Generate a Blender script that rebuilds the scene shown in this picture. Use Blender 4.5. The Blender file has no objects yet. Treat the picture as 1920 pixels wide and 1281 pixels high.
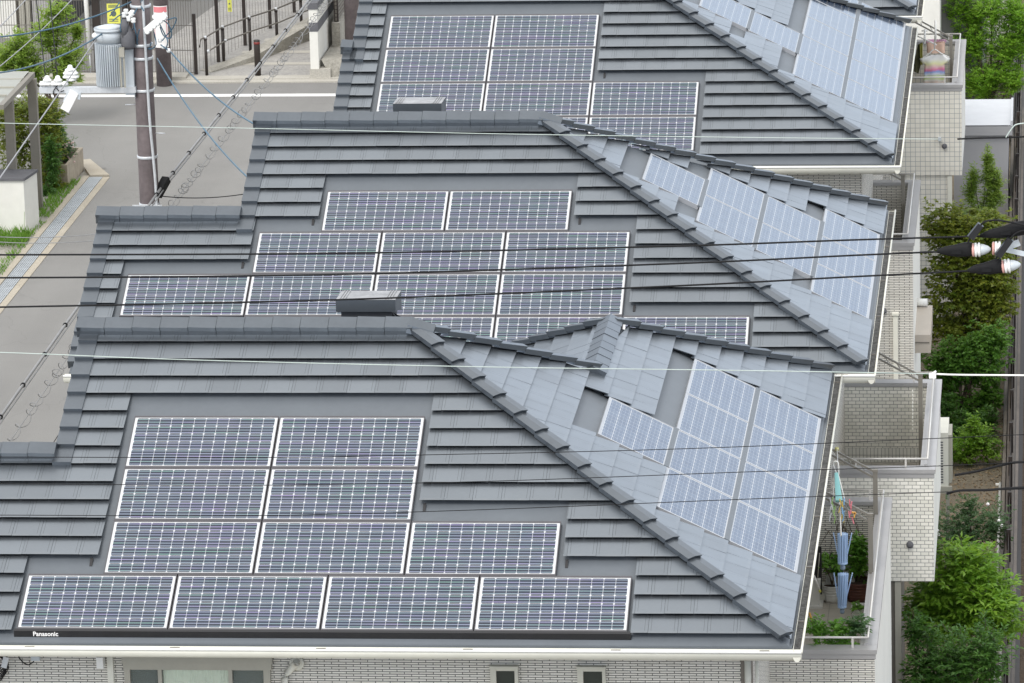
import bpy, math, random
from mathutils import Vector, Matrix
random.seed(7)
R=math.radians
scene=bpy.context.scene
COL=scene.collection
# ------------------------------------------------------------------ camera solved from the photograph
F=9472.7757; CAMLOC=Vector((2.58583,-49.01732,21.88394))
yaw,pit,rol=R(6.21366),R(14.56878),R(-1.62126)
FW=Vector((-math.sin(yaw)*math.cos(pit),math.cos(yaw)*math.cos(pit),-math.sin(pit)))
RT0=Vector((math.cos(yaw),math.sin(yaw),0)); UP0=RT0.cross(FW)
RT=RT0*math.cos(rol)+UP0*math.sin(rol); UP=UP0*math.cos(rol)-RT0*math.sin(rol)
def ray(x,y): return FW+RT*((x-960)/F)-UP*((y-640.5)/F)
def atY(x,y,Y):
    r=ray(x,y); return CAMLOC+r*((Y-CAMLOC.y)/r.y)
def atZ(x,y,Z=0.0):
    r=ray(x,y); return CAMLOC+r*((Z-CAMLOC.z)/r.z)
def atX(x,y,X):
    r=ray(x,y); return CAMLOC+r*((X-CAMLOC.x)/r.x)
cam=bpy.data.cameras.new('camera'); co=bpy.data.objects.new('camera',cam); COL.objects.link(co)
cam.sensor_width=36; cam.lens=F*36/1920; cam.clip_end=2000; cam.clip_start=1
m=Matrix((RT,UP,-FW)).transposed().to_4x4(); m.translation=CAMLOC; co.matrix_world=m
scene.camera=co

# ------------------------------------------------------------------ materials
def newmat(name):
    mt=bpy.data.materials.new(name); mt.use_nodes=True
    nt=mt.node_tree; b=nt.nodes['Principled BSDF']; return mt,nt,b
class G:
    def __init__(s,nt): s.nt=nt
    def n(s,t,**k):
        x=s.nt.nodes.new(t)
        for a,v in k.items(): setattr(x,a,v)
        return x
    def l(s,a,b): s.nt.links.new(a,b)
    def m(s,op,a,b=None,c=None):
        x=s.n('ShaderNodeMath',operation=op)
        for i,v in enumerate((a,b,c)):
            if v is None: continue
            if isinstance(v,(int,float)): x.inputs[i].default_value=v
            else: s.l(v,x.inputs[i])
        return x.outputs[0]
    def mix(s,f,a,b,bt='MIX'):
        x=s.n('ShaderNodeMix',data_type='RGBA',blend_type=bt)
        for i,v in ((0,f),(6,a),(7,b)):
            if isinstance(v,(int,float)): x.inputs[i].default_value=v
            elif isinstance(v,(tuple,list)): x.inputs[i].default_value=(*v[:3],1)
            else: s.l(v,x.inputs[i])
        return x.outputs[2]
    def noise(s,scale,detail=3,vec=None,rough=.55):
        x=s.n('ShaderNodeTexNoise'); x.inputs['Scale'].default_value=scale; x.inputs['Detail'].default_value=detail; x.inputs['Roughness'].default_value=rough
        if vec is not None: s.l(vec,x.inputs['Vector'])
        return x.outputs['Fac']
    def ramp(s,f,a,b):
        x=s.n('ShaderNodeMapRange'); s.l(f,x.inputs[0]); x.inputs[1].default_value=a; x.inputs[2].default_value=b; return x.outputs[0]
    def obj(s): return s.n('ShaderNodeTexCoord').outputs['Object']
    def uv(s): return s.n('ShaderNodeTexCoord').outputs['UV']
    def geo(s): return s.n('ShaderNodeNewGeometry')
def plain(name,col,rough=.6,metal=0,amp=.15,scale=4,bump=0,spec=.5):
    mt,nt,b=newmat(name); g=G(nt)
    v=g.obj(); f=g.noise(scale,4,v); f2=g.noise(scale*7,2,v)
    f=g.m('ADD',g.m('MULTIPLY',f,.7),g.m('MULTIPLY',f2,.3))
    lo=[c*(1-amp*1.3) for c in col]; hi=[min(1,c*(1+amp)) for c in col]
    g.l(g.mix(g.ramp(f,.3,.7),lo,hi),b.inputs['Base Color'])
    b.inputs['Roughness'].default_value=rough; b.inputs['Metallic'].default_value=metal; b.inputs['Specular IOR Level'].default_value=spec
    if bump:
        bp=g.n('ShaderNodeBump'); bp.inputs['Strength'].default_value=bump; bp.inputs['Distance'].default_value=.01
        g.l(g.noise(scale*12,3,v),bp.inputs['Height']); g.l(bp.outputs[0],b.inputs['Normal'])
    return mt
def brick(name,bw,bh,mort,c1,c2,cm,offset=.5,rough=.55):
    mt,nt,b=newmat(name); g=G(nt)
    t=g.n('ShaderNodeTexBrick'); t.offset=offset; t.offset_frequency=2; t.squash=1
    g.l(g.uv(),t.inputs['Vector'])
    for k,v in (('Color1',(*c1,1)),('Color2',(*c2,1)),('Mortar',(*cm,1)),('Scale',1.0),('Mortar Size',mort),('Mortar Smooth',.1),('Brick Width',bw),('Row Height',bh),('Bias',0.0)): t.inputs[k].default_value=v
    n=g.ramp(g.noise(1.3,4,g.obj()),.25,.75)
    mp=g.n('ShaderNodeMapping'); mp.inputs['Scale'].default_value=(7,7,.45); g.l(g.obj(),mp.inputs[0])
    n=g.m('MAXIMUM',n,g.ramp(g.noise(1.6,4,mp.outputs[0]),.52,.78))
    g.l(g.mix(g.m('MULTIPLY',n,.5),t.outputs['Color'],g.mix(1.0,t.outputs['Color'],(.84,.83,.8),'MULTIPLY')),b.inputs['Base Color'])
    b.inputs['Roughness'].default_value=rough
    bp=g.n('ShaderNodeBump'); bp.inputs['Strength'].default_value=.5; bp.inputs['Distance'].default_value=.008; bp.invert=True
    g.l(t.outputs['Fac'],bp.inputs['Height']); g.l(bp.outputs[0],b.inputs['Normal'])
    return mt
def tilemat(name,col):
    mt,nt,b=newmat(name); g=G(nt)
    uv=g.n('ShaderNodeSeparateXYZ'); g.l(g.uv(),uv.inputs[0]); u,v=uv.outputs[0],uv.outputs[1]
    def line(c,w): return g.m('LESS_THAN',g.m('ABSOLUTE',g.m('SUBTRACT',u,c)),w)
    ln=g.m('MAXIMUM',line(.030,.0026),line(.268,.0026))
    ln=g.m('MULTIPLY',ln,g.m('GREATER_THAN',v,.035))
    rnd=g.geo().outputs['Random Per Island']
    k=g.m('ADD',.92,g.m('MULTIPLY',rnd,.15))
    ob=g.obj()
    k=g.m('MULTIPLY',k,g.m('ADD',.92,g.m('MULTIPLY',g.noise(.9,4,ob),.16)))
    k=g.m('MULTIPLY',k,g.m('ADD',.95,g.m('MULTIPLY',g.noise(60,2,ob),.1)))
    # thin dust that settles towards the lower lip of each tile
    dust=g.m('MULTIPLY',g.ramp(v,.05,0.0),g.ramp(g.noise(9,3,ob),.35,.75))
    k=g.m('MULTIPLY',k,g.m('SUBTRACT',1,g.m('MULTIPLY',ln,.38)))
    cc=g.n('ShaderNodeCombineColor'); 
    for i in range(3): g.l(g.m('MULTIPLY',k,col[i]),cc.inputs[i])
    c=g.mix(g.m('MULTIPLY',dust,.2),cc.outputs[0],(.40,.40,.39))
    g.l(c,b.inputs['Base Color'])
    g.l(g.m('ADD',.30,g.m('MULTIPLY',g.noise(3,3,ob),.16)),b.inputs['Roughness'])
    b.inputs['Metallic'].default_value=.85; b.inputs['Coat Weight'].default_value=.35; b.inputs['Coat Roughness'].default_value=.25
    return mt
def panelmat(name,side=False):
    mt,nt,b=newmat(name); g=G(nt)
    s=g.n('ShaderNodeSeparateXYZ'); g.l(g.uv(),s.inputs[0]); u,v=s.outputs[0],s.outputs[1]
    cu=g.m('DIVIDE',g.m('SUBTRACT',u,.027),.1255); cv=g.m('DIVIDE',g.m('SUBTRACT',v,.010),.1257)
    fu=g.m('FRACT',cu); fv=g.m('FRACT',cv)
    du=g.m('ABSOLUTE',g.m('SUBTRACT',fu,.5)); dv=g.m('ABSOLUTE',g.m('SUBTRACT',fv,.5))
    gu=g.m('GREATER_THAN',du,.486 if side else .4865); gv=g.m('GREATER_THAN',dv,.474 if side else .486)
    di=g.m('GREATER_THAN',g.m('ADD',du,dv),.885)
    out=g.m('MAXIMUM',g.m('MAXIMUM',g.m('LESS_THAN',cu,0),g.m('GREATER_THAN',cu,12)),g.m('MAXIMUM',g.m('LESS_THAN',cv,0),g.m('GREATER_THAN',cv,6)))
    white=g.m('MAXIMUM',g.m('MAXIMUM',gu,gv),g.m('MAXIMUM',di,out))
    bus=g.m('LESS_THAN',g.m('ABSOLUTE',g.m('SUBTRACT',g.m('FRACT',g.m('MULTIPLY',fv,3)),.5)),.085 if side else .12)
    oi=g.n('ShaderNodeObjectInfo').outputs['Random']
    # every cell differs a little, and violet to green moire is painted into the contact strips
    cid=g.n('ShaderNodeCombineXYZ'); g.l(g.m('FLOOR',cu),cid.inputs[0]); g.l(g.m('FLOOR',cv),cid.inputs[1]); g.l(g.m('MULTIPLY',oi,53),cid.inputs[2])
    wn=g.n('ShaderNodeTexWhiteNoise',noise_dimensions='3D'); g.l(cid.outputs[0],wn.inputs[0])
    st=g.n('ShaderNodeCombineXYZ'); g.l(g.m('MULTIPLY',u,1.6),st.inputs[0]); g.l(g.m('MULTIPLY',g.m('FLOOR',g.m('MULTIPLY',cv,3)),1.7),st.inputs[1]); g.l(g.m('MULTIPLY',oi,31),st.inputs[2])
    t=g.noise(1.0,2,st.outputs[0])
    tint=g.mix(g.ramp(t,.36,.64),(.16,.31,.26),(.27,.23,.42))
    tint=g.mix(g.ramp(g.noise(.8,2,st.outputs[0]),.35,.7),tint,(.23,.27,.34))
    cell=g.mix(wn.outputs[0],(.005,.011,.027),(.010,.021,.050))
    cell=g.mix(g.m('MULTIPLY',g.ramp(t,.45,.75),.4),cell,(.022,.028,.06))
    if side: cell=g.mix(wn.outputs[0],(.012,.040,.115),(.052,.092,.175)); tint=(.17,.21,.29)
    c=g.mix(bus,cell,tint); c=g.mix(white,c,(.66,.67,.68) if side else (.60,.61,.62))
    dust=g.m('MULTIPLY',g.ramp(g.noise(2.3,4,g.obj()),.4,.8),.07)
    c=g.mix(dust,c,(.4,.4,.38))
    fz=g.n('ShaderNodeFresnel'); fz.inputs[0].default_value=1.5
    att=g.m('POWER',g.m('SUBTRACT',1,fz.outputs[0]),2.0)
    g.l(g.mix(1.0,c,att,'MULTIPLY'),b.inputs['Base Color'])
    g.l(g.m('ADD',.10,g.m('MULTIPLY',g.noise(5,2,g.obj()),.1)),b.inputs['Roughness'])
    b.inputs['IOR'].default_value=1.52; b.inputs['Coat Weight'].default_value=.3 if side else .15; b.inputs['Coat IOR'].default_value=1.52; b.inputs['Coat Roughness'].default_value=.06
    return mt
def leafmat(name,c1,c2,tr=.42):
    mt,nt,b=newmat(name); g=G(nt)
    rnd=g.geo().outputs['Random Per Island']
    n=g.ramp(g.noise(1.6,3,g.obj()),.3,.7)
    f=g.m('ADD',g.m('MULTIPLY',rnd,.6),g.m('MULTIPLY',n,.4))
    c=g.mix(f,c1,c2); g.l(c,b.inputs['Base Color']); b.inputs['Roughness'].default_value=.45
    tb=g.n('ShaderNodeBsdfTranslucent'); g.l(g.mix(.5,c,(c2[0]*1.6,c2[1]*1.5,c2[2]*.8)),tb.inputs[0])
    ms=g.n('ShaderNodeMixShader'); ms.inputs[0].default_value=tr
    g.l(b.outputs[0],ms.inputs[1]); g.l(tb.outputs[0],ms.inputs[2])
    g.l(ms.outputs[0],nt.nodes['Material Output'].inputs[0])
    return mt
def groundmat(name,c1,c2,scale,fine,bump=.3,rough=.9):
    mt,nt,b=newmat(name); g=G(nt); v=g.obj()
    a=g.ramp(g.noise(scale,5,v,.6),.3,.7); f=g.ramp(g.noise(fine,3,v,.7),.3,.7)
    c=g.mix(a,c1,c2); c=g.mix(.35,c,g.mix(f,[x*.6 for x in c1],[min(1,x*1.35) for x in c2]))
    g.l(c,b.inputs['Base Color']); b.inputs['Roughness'].default_value=rough
    bp=g.n('ShaderNodeBump'); bp.inputs['Strength'].default_value=bump; bp.inputs['Distance'].default_value=.02
    g.l(f,bp.inputs['Height']); g.l(bp.outputs[0],b.inputs['Normal']); return mt
M={}
M['tile']=tilemat('tile',(.210,.233,.257))
M['cap']=plain('cap_tile',(.150,.167,.186),.36,metal=.8,amp=.07,scale=3)
M['deck']=plain('flashing_sheet',(.118,.132,.147),.45,amp=.06,scale=2,spec=.4)
M['dark']=plain('dark_edge',(.035,.038,.045),.6,amp=.2)
M['black']=plain('black_trim',(.010,.010,.012),.35,amp=.2)
M['frame']=plain('black_frame',(.135,.130,.138),.35,metal=.85,amp=.1)
M['frame_glare']=plain('glare_frame',(.42,.43,.45),.4,metal=.4,amp=.05)  # paler copy of the black frame, sky glare put into its colour
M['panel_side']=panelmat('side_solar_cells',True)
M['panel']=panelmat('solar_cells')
M['white']=plain('white_plastic',(.80,.795,.765),.4,amp=.04,scale=2)
M['cream']=plain('cream_plastic',(.68,.67,.59),.45,amp=.05,scale=2)
M['render']=plain('white_render',(.79,.78,.72),.8,amp=.05,scale=1.5,bump=.1)
M['brick_thin']=brick('brick_thin',.152,.0258,.0042,(.80,.775,.715),(.70,.675,.615),(.10,.10,.095))
M['brick_block']=brick('brick_block',.100,.0482,.0034,(.86,.84,.77),(.72,.71,.64),(.20,.20,.19))
M['brick_square']=brick('brick_square',.083,.083,.0035,(.76,.735,.665),(.68,.66,.59),(.26,.28,.30),offset=0)
M['soldier']=brick('brick_soldier',.0482,.100,.0034,(.74,.73,.68),(.66,.66,.61),(.20,.20,.19),offset=0)
M['alu']=plain('aluminium_cap',(.40,.395,.395),.4,metal=.25,amp=.05,scale=2)
M['alu_lt']=plain('light_rail',(.66,.64,.60),.3,metal=.2,amp=.04)
M['bronze']=plain('bronze_metal',(.17,.155,.135),.45,metal=.3,amp=.12)
M['post']=plain('post_metal',(.22,.205,.175),.45,metal=.2,amp=.08)
M['beige_metal']=plain('beige_frame',(.37,.355,.30),.45,amp=.06)
M['steel']=plain('galvanised_steel',(.60,.62,.64),.45,metal=.3,amp=.15,scale=6)
M['tank']=plain('transformer_paint',(.53,.57,.60),.42,amp=.06,scale=3)
M['pole']=plain('brown_pole',(.172,.142,.143),.8,amp=.3,scale=2.2,bump=.15)
M['porcelain']=plain('porcelain',(.85,.85,.83),.15,amp=.03)
M['pink']=plain('pink_band',(.66,.36,.31),.3,amp=.05)
M['cable']=plain('black_cable',(.012,.012,.013),.7,amp=.2,spec=.2)
M['grey_cable']=plain('grey_cable',(.24,.24,.24),.55,amp=.15)
M['pale_cable']=plain('pale_cable',(.46,.53,.49),.5,amp=.1)
M['grey_wire']=plain('grey_wire',(.33,.33,.34),.5,metal=.2,amp=.1)
M['blue_cable']=plain('blue_cable',(.055,.125,.185),.45,amp=.2)
M['asphalt']=groundmat('asphalt',(.178,.174,.167),(.238,.233,.222),.22,70,.2)
def wear(mt):
    nt=mt.node_tree; g=G(nt); b=nt.nodes['Principled BSDF']; src=b.inputs['Base Color'].links[0].from_socket
    v=g.obj(); mp=g.n('ShaderNodeMapping'); mp.inputs['Scale'].default_value=(.9,.05,1); g.l(v,mp.inputs[0])
    tr=g.ramp(g.noise(1.1,3,mp.outputs[0]),.42,.62)
    vo=g.n('ShaderNodeTexVoronoi',feature='DISTANCE_TO_EDGE'); vo.inputs['Scale'].default_value=.16
    wv=g.n('ShaderNodeVectorMath',operation='ADD'); nz=g.n('ShaderNodeTexNoise'); nz.inputs['Scale'].default_value=1.5; g.l(v,nz.inputs['Vector']); g.l(v,wv.inputs[0]); g.l(nz.outputs['Color'],wv.inputs[1]); g.l(wv.outputs[0],vo.inputs['Vector'])
    cr=g.m('LESS_THAN',vo.outputs['Distance'],.0022)
    c=g.mix(g.m('MULTIPLY',tr,.16),src,(.11,.108,.104)); c=g.mix(g.m('MULTIPLY',cr,.12),c,(.06,.058,.055))
    c=g.mix(g.m('MULTIPLY',g.ramp(g.noise(.55,4,v),.5,.75),.25),c,(.27,.262,.248)); g.l(c,b.inputs['Base Color'])
wear(M['asphalt'])
M['asphalt_dark']=groundmat('asphalt_dark',(.15,.147,.14),(.19,.185,.175),.4,60,.15)
M['concrete']=groundmat('concrete',(.36,.34,.30),(.47,.45,.40),1.2,40,.2)
M['concrete_old']=groundmat('concrete_old',(.20,.19,.165),(.42,.40,.35),1.6,20,.3)
M['paving']=groundmat('paving',(.24,.235,.23),(.38,.365,.34),1.5,18,.3)
M['dirt']=groundmat('dirt',(.17,.14,.10),(.33,.28,.20),3,45,.9)
M['mulch']=groundmat('mulch',(.06,.04,.025),(.15,.105,.065),6,40,.9)
M['weathered']=plain('weathered_metal',(.30,.30,.305),.5,metal=.2,amp=.35,scale=5)
M['debris']=groundmat('debris',(.012,.012,.012),(.13,.13,.125),11,26,1.0)
M['soil']=groundmat('soil',(.05,.035,.025),(.10,.07,.05),8,60,.6)
M['sand_concrete']=groundmat('sand_concrete',(.34,.30,.235),(.43,.39,.32),1.2,40,.2)
M['grate']=plain('grate_steel',(.40,.43,.455),.5,metal=.2,amp=.12,scale=5)
M['roadpaint']=plain('road_paint',(.80,.80,.78),.7,amp=.08,scale=3)
M['glass']=plain('dark_glass',(.025,.035,.03),.05,amp=.2,scale=1)
M['curtain']=plain('curtain_cloth',(.50,.56,.45),.8,amp=.12,scale=3)
M['bark']=plain('bark',(.10,.075,.055),.9,amp=.35,scale=8,bump=.4)
M['wallwhite']=plain('painted_wall',(.72,.71,.66),.8,amp=.06,scale=1.2,bump=.08)
M['window_cream']=plain('window_cream',(.56,.55,.47),.45,amp=.05)
M['slate']=plain('slate_cap',(.11,.11,.12),.7,amp=.2,scale=3)
M['poly']=plain('polycarbonate',(.30,.31,.285),.35,amp=.05,scale=2)
M['fence_dark']=plain('fence_post',(.030,.022,.018),.5,amp=.2)
M['fence_brown']=plain('brown_rail',(.10,.082,.068),.6,amp=.25,scale=3)
M['rail_brown']=plain('rail_brown',(.19,.165,.14),.55,amp=.2,scale=2)
M['yellow']=plain('sign_yellow',(.72,.72,.12),.5,amp=.05)
M['signwhite']=plain('sign_white',(.82,.80,.78),.5,amp=.05)
M['signpink']=plain('sign_pink',(.70,.22,.24),.5,amp=.08)
M['signdark']=plain('sign_ink',(.10,.13,.12),.6,amp=.1)
M['shedwall']=plain('grey_cladding',(.36,.36,.37),.6,amp=.04,scale=.8)
M['shedroof']=plain('white_sheet_roof',(.56,.58,.61),.5,amp=.04)
M['hangerblue']=plain('blue_plastic',(.33,.46,.66),.4,amp=.06)
M['teal']=plain('teal_plastic',(.25,.55,.55),.4,amp=.06)
M['potwhite']=plain('white_ceramic',(.68,.68,.65),.35,amp=.05)
M['potbrown']=plain('brown_ceramic',(.10,.035,.025),.4,amp=.15)
M['floor']=brick('balcony_tile',.30,.30,.004,(.46,.43,.38),(.42,.40,.35),(.28,.26,.23),offset=0)
M['lf_oak']=leafmat('leaf_fresh',(.085,.225,.02),(.29,.46,.055))
M['lf_dark']=leafmat('leaf_dark',(0.03, 0.1, 0.022),(0.12, 0.25, 0.045))
M['lf_blue']=leafmat('leaf_bluegreen',(0.045, 0.115, 0.045),(0.14, 0.24, 0.1))
M['lf_maple']=leafmat('leaf_maple',(.065,.15,.014),(.28,.30,.045))
M['lf_maple2']=leafmat('leaf_maple_green',(0.045, 0.15, 0.018),(0.16, 0.31, 0.045))
M['lf_hedge']=leafmat('leaf_hedge',(0.07, 0.15, 0.016),(0.28, 0.31, 0.05))
M['lf_pot']=leafmat('leaf_pot',(0.06, 0.19, 0.025),(0.2, 0.4, 0.06))
M['lf_young']=leafmat('leaf_young',(.12,.24,.03),(.34,.46,.10))
M['lf_bright']=leafmat('leaf_bright',(.09,.26,.02),(.32,.52,.06))
M['grass']=leafmat('grass_blades',(.06,.16,.02),(.20,.36,.06))

# ------------------------------------------------------------------ mesh helpers
def wloc(o):
    v=Vector((0,0,0))
    while o is not None: v+=o.location; o=o.parent
    return v
class MB:
    def __init__(s): s.v=[];s.f=[];s.u=[];s.sm=[];s.mi=[];s.cur=0
    def face(s,pts,uv=None,smooth=False):
        i=len(s.v); s.v+= [tuple(p) for p in pts]; s.f.append(tuple(range(i,i+len(pts)))); s.u.append(uv); s.sm.append(smooth); s.mi.append(s.cur)
    def mesh(s,vs,fs,smooth=False):
        i=len(s.v); s.v+=[tuple(p) for p in vs]
        for f in fs: s.f.append(tuple(i+k for k in f)); s.u.append(None); s.sm.append(smooth); s.mi.append(s.cur)
    def box(s,a,b):
        (x0,y0,z0),(x1,y1,z1)=a,b
        x0,x1=min(x0,x1),max(x0,x1);y0,y1=min(y0,y1),max(y0,y1);z0,z1=min(z0,z1),max(z0,z1)
        s.mesh([(x0,y0,z0),(x1,y0,z0),(x1,y1,z0),(x0,y1,z0),(x0,y0,z1),(x1,y0,z1),(x1,y1,z1),(x0,y1,z1)],
          [(0,3,2,1),(4,5,6,7),(0,1,5,4),(1,2,6,5),(2,3,7,6),(3,0,4,7)])
    def prism(s,prof,p0,p1,up=Vector((0,0,1)),up1=None,cap=True,smooth=False,scale1=1.0,tuck=0):
        p0,p1=Vector(p0),Vector(p1); d=(p1-p0).normalized(); sd=d.cross(up).normalized(); u=sd.cross(d)
        n=len(prof)
        vs=[p0+sd*a+u*b+(d*tuck if b<-.02 else d*0) for a,b in prof]+[p1+sd*a*scale1+u*b*scale1 for a,b in prof]
        fs=[(i,(i+1)%n,n+(i+1)%n,n+i) for i in range(n)]
        s.mesh(vs,fs,smooth)
        if cap:
            s.mesh(vs[:n],[tuple(range(n))][:1]); s.mesh(vs[n:],[tuple(reversed(range(n)))])
    def tube(s,pts,r,n=8,smooth=True,cap=True,r1=None):
        pts=[Vector(p) for p in pts]; N=len(pts); rings=[]
        for i,p in enumerate(pts):
            d=(pts[min(i+1,N-1)]-pts[max(i-1,0)]).normalized()
            a=Vector((0,0,1)) if abs(d.z)<.9 else Vector((1,0,0))
            x=d.cross(a).normalized(); y=d.cross(x)
            rr=r if r1 is None else r+(r1-r)*i/(N-1)
            rings+= [p+x*rr*math.cos(2*math.pi*k/n)+y*rr*math.sin(2*math.pi*k/n) for k in range(n)]
        fs=[(i*n+k,i*n+(k+1)%n,(i+1)*n+(k+1)%n,(i+1)*n+k) for i in range(N-1) for k in range(n)]
        s.mesh(rings,fs,smooth)
        if cap: s.mesh(rings[:n],[tuple(range(n))]); s.mesh(rings[-n:],[tuple(range(n))])
    def lathe(s,prof,o,n=16,axis=(0,0,1),smooth=True):
        o=Vector(o); ax=Vector(axis).normalized(); a=Vector((1,0,0)) if abs(ax.x)<.9 else Vector((0,1,0)); x=ax.cross(a).normalized(); y=ax.cross(x)
        vs=[o+ax*h+x*r*math.cos(2*math.pi*k/n)+y*r*math.sin(2*math.pi*k/n) for r,h in prof for k in range(n)]
        fs=[(i*n+k,i*n+(k+1)%n,(i+1)*n+(k+1)%n,(i+1)*n+k) for i in range(len(prof)-1) for k in range(n)]
        s.mesh(vs,fs,smooth)
        s.mesh(vs[:n],[tuple(range(n))]); s.mesh(vs[-n:],[tuple(range(n))])
    def build(s,name,mat,parent=None,auto=True):
        me=bpy.data.meshes.new(name); off=wloc(parent) if parent else Vector((0,0,0))
        me.from_pydata([(v[0]-off.x,v[1]-off.y,v[2]-off.z) for v in s.v],[],s.f)
        mats=mat if isinstance(mat,(list,tuple)) else [mat]
        for mm in mats: me.materials.append(mm)
        me.update()
        ul=me.uv_layers.new(name='UVMap').data
        for p,uv,sm,mi in zip(me.polygons,s.u,s.sm,s.mi):
            p.use_smooth=sm; p.material_index=mi
            n=p.normal; ax=max(range(3),key=lambda k:abs(n[k]))
            for k,li in enumerate(p.loop_indices):
                if uv: ul[li].uv=uv[k]
                else:
                    q=s.v[me.loops[li].vertex_index]
                    ul[li].uv=(q[0],q[1]) if ax==2 else ((q[0],q[2]) if ax==1 else (q[1],q[2]))
        bm_fix(me)
        o=bpy.data.objects.new(name,me); COL.objects.link(o)
        if parent: o.parent=parent
        return o
import bmesh
def bm_fix(me):
    bm=bmesh.new(); bm.from_mesh(me); bmesh.ops.remove_doubles(bm,verts=bm.verts,dist=1e-6); bmesh.ops.recalc_face_normals(bm,faces=bm.faces); bm.to_mesh(me); bm.free()
def tag(o,label=None,cat=None,group=None,kind=None):
    if label: o['label']=label
    if cat: o['category']=cat
    if group: o['group']=group
    if kind: o['kind']=kind
    return o
def empty(name,loc,label,cat,group=None):
    o=bpy.data.objects.new(name,None); COL.objects.link(o); o.location=loc; o.empty_display_size=.2
    return tag(o,label,cat,group)
def struct(name,mb,mat): return tag(mb.build(name,mat),kind='structure')

# ------------------------------------------------------------------ ground and streets
EZ=5.9
b=MB(); b.face([(-400,-150,-.012),(400,-150,-.012),(400,900,-.012),(-400,900,-.012)]); struct('ground',b,M['concrete_old'])
b=MB(); b.face([(-15.95,-60,0),(-8.3,-60,0),(-8.3,47.0,0),(60,47.0,0),(60,56.75,0),(-90,56.75,0),(-90,48.4,0),(-16.1,48.4,0),(-16.1,47.0,0)]); struct('road',b,M['asphalt'])
b=MB(); b.face([(-90,56.1,.004),(60,54.6,.004),(60,54.85,.004),(-90,56.38,.004)])
struct('road_marking',b,M['roadpaint'])
b=MB(); b.face([(-.4,-20,.006),(1.95,-20,.006),(1.95,60,.006),(-.4,60,.006)]); struct('gravel_path',b,M['dirt'])
b=MB(); b.face([(1.95,-20,.010),(12,-20,.010),(12,70,.010),(1.95,70,.010)]); struct('planting_bed',b,M['mulch'])
b=MB(); b.box((-90,56.75,-.1),(60,57.0,.03)); struct('gutter_strip',b,M['concrete'])
b=MB(); b.box((-90,57.0,-.1),(-15.9,57.5,.10)); b.box((-15.9,57.0,-.1),(-12.3,57.35,.05)); b.box((-12.3,57.0,-.1),(60,57.6,.10)); struct('kerb',b,M['concrete'])
b=MB(); b.face([(-17.5,57.5,.02),(-12.3,57.3,.02),(-5,110,.02),(-12,110,.02)]); struct('paved_path',b,M['paving'])
b=MB()
for y in (58.6,59.9,61.3,62.9,64.6):
    b.face([(-15.6+.21*(y-57.7),y,.026),(-13.3,y,.026),(-13.3,y+.28,.026),(-15.6+.21*(y-57.7),y+.28,.026)])
struct('path_bands',b,M['concrete'])
b=MB(); b.face([(-90,57.5,.004),(-15.9,57.5,.004),(-6,105,.004),(-90,105,.004)]); struct('lane',b,M['asphalt_dark'])
# left lot with its kerb, weeds
b=MB(); b.box((-60,-60,-.1),(-16.40,47.0,.02)); struct('left_lot',b,M['concrete_old'])
def sbox(b,x0,x1,y0,y1,z0,z1):
    h=lambda x,y: x
    b.mesh([(h(x,y),y,z) for z in (z0,z1) for x,y in ((x0,y0),(x1,y0),(x1,y1),(x0,y1))],[(0,3,2,1),(4,5,6,7),(0,1,5,4),(1,2,6,5),(2,3,7,6),(3,0,4,7)])
b=MB(); sbox(b,-16.41,-16.29,-60,47.6,-.1,.040); sbox(b,-16.015,-15.88,-60,47.6,-.1,.012)
b.mesh([(-16.75,49.0,.05),(-16.28,47.62,.05),(-15.9,47.66,.05),(-16.55,49.1,.05),(-16.75,49.0,-.1),(-16.28,47.62,-.1),(-15.9,47.66,-.1),(-16.55,49.1,-.1)],[(0,1,2,3),(0,1,5,4),(1,2,6,5),(2,3,7,6),(3,0,4,7)])
struct('drain_border',b,M['sand_concrete'])
dc=empty('drain_grating',(-16.05,30,0),'long blue-grey steel drain grating along the edge of the street','drain')
b=MB()
for i in range(7): sbox(b,-16.287+.0385*i,-16.2585+.0385*i,-20,47.6,-.05,.018)
y=-20
while y<47.6:
    sbox(b,-16.287,-16.02,y,y+.03,-.06,.014); y+=.5
b.build('grate',M['grate'],dc)

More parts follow.
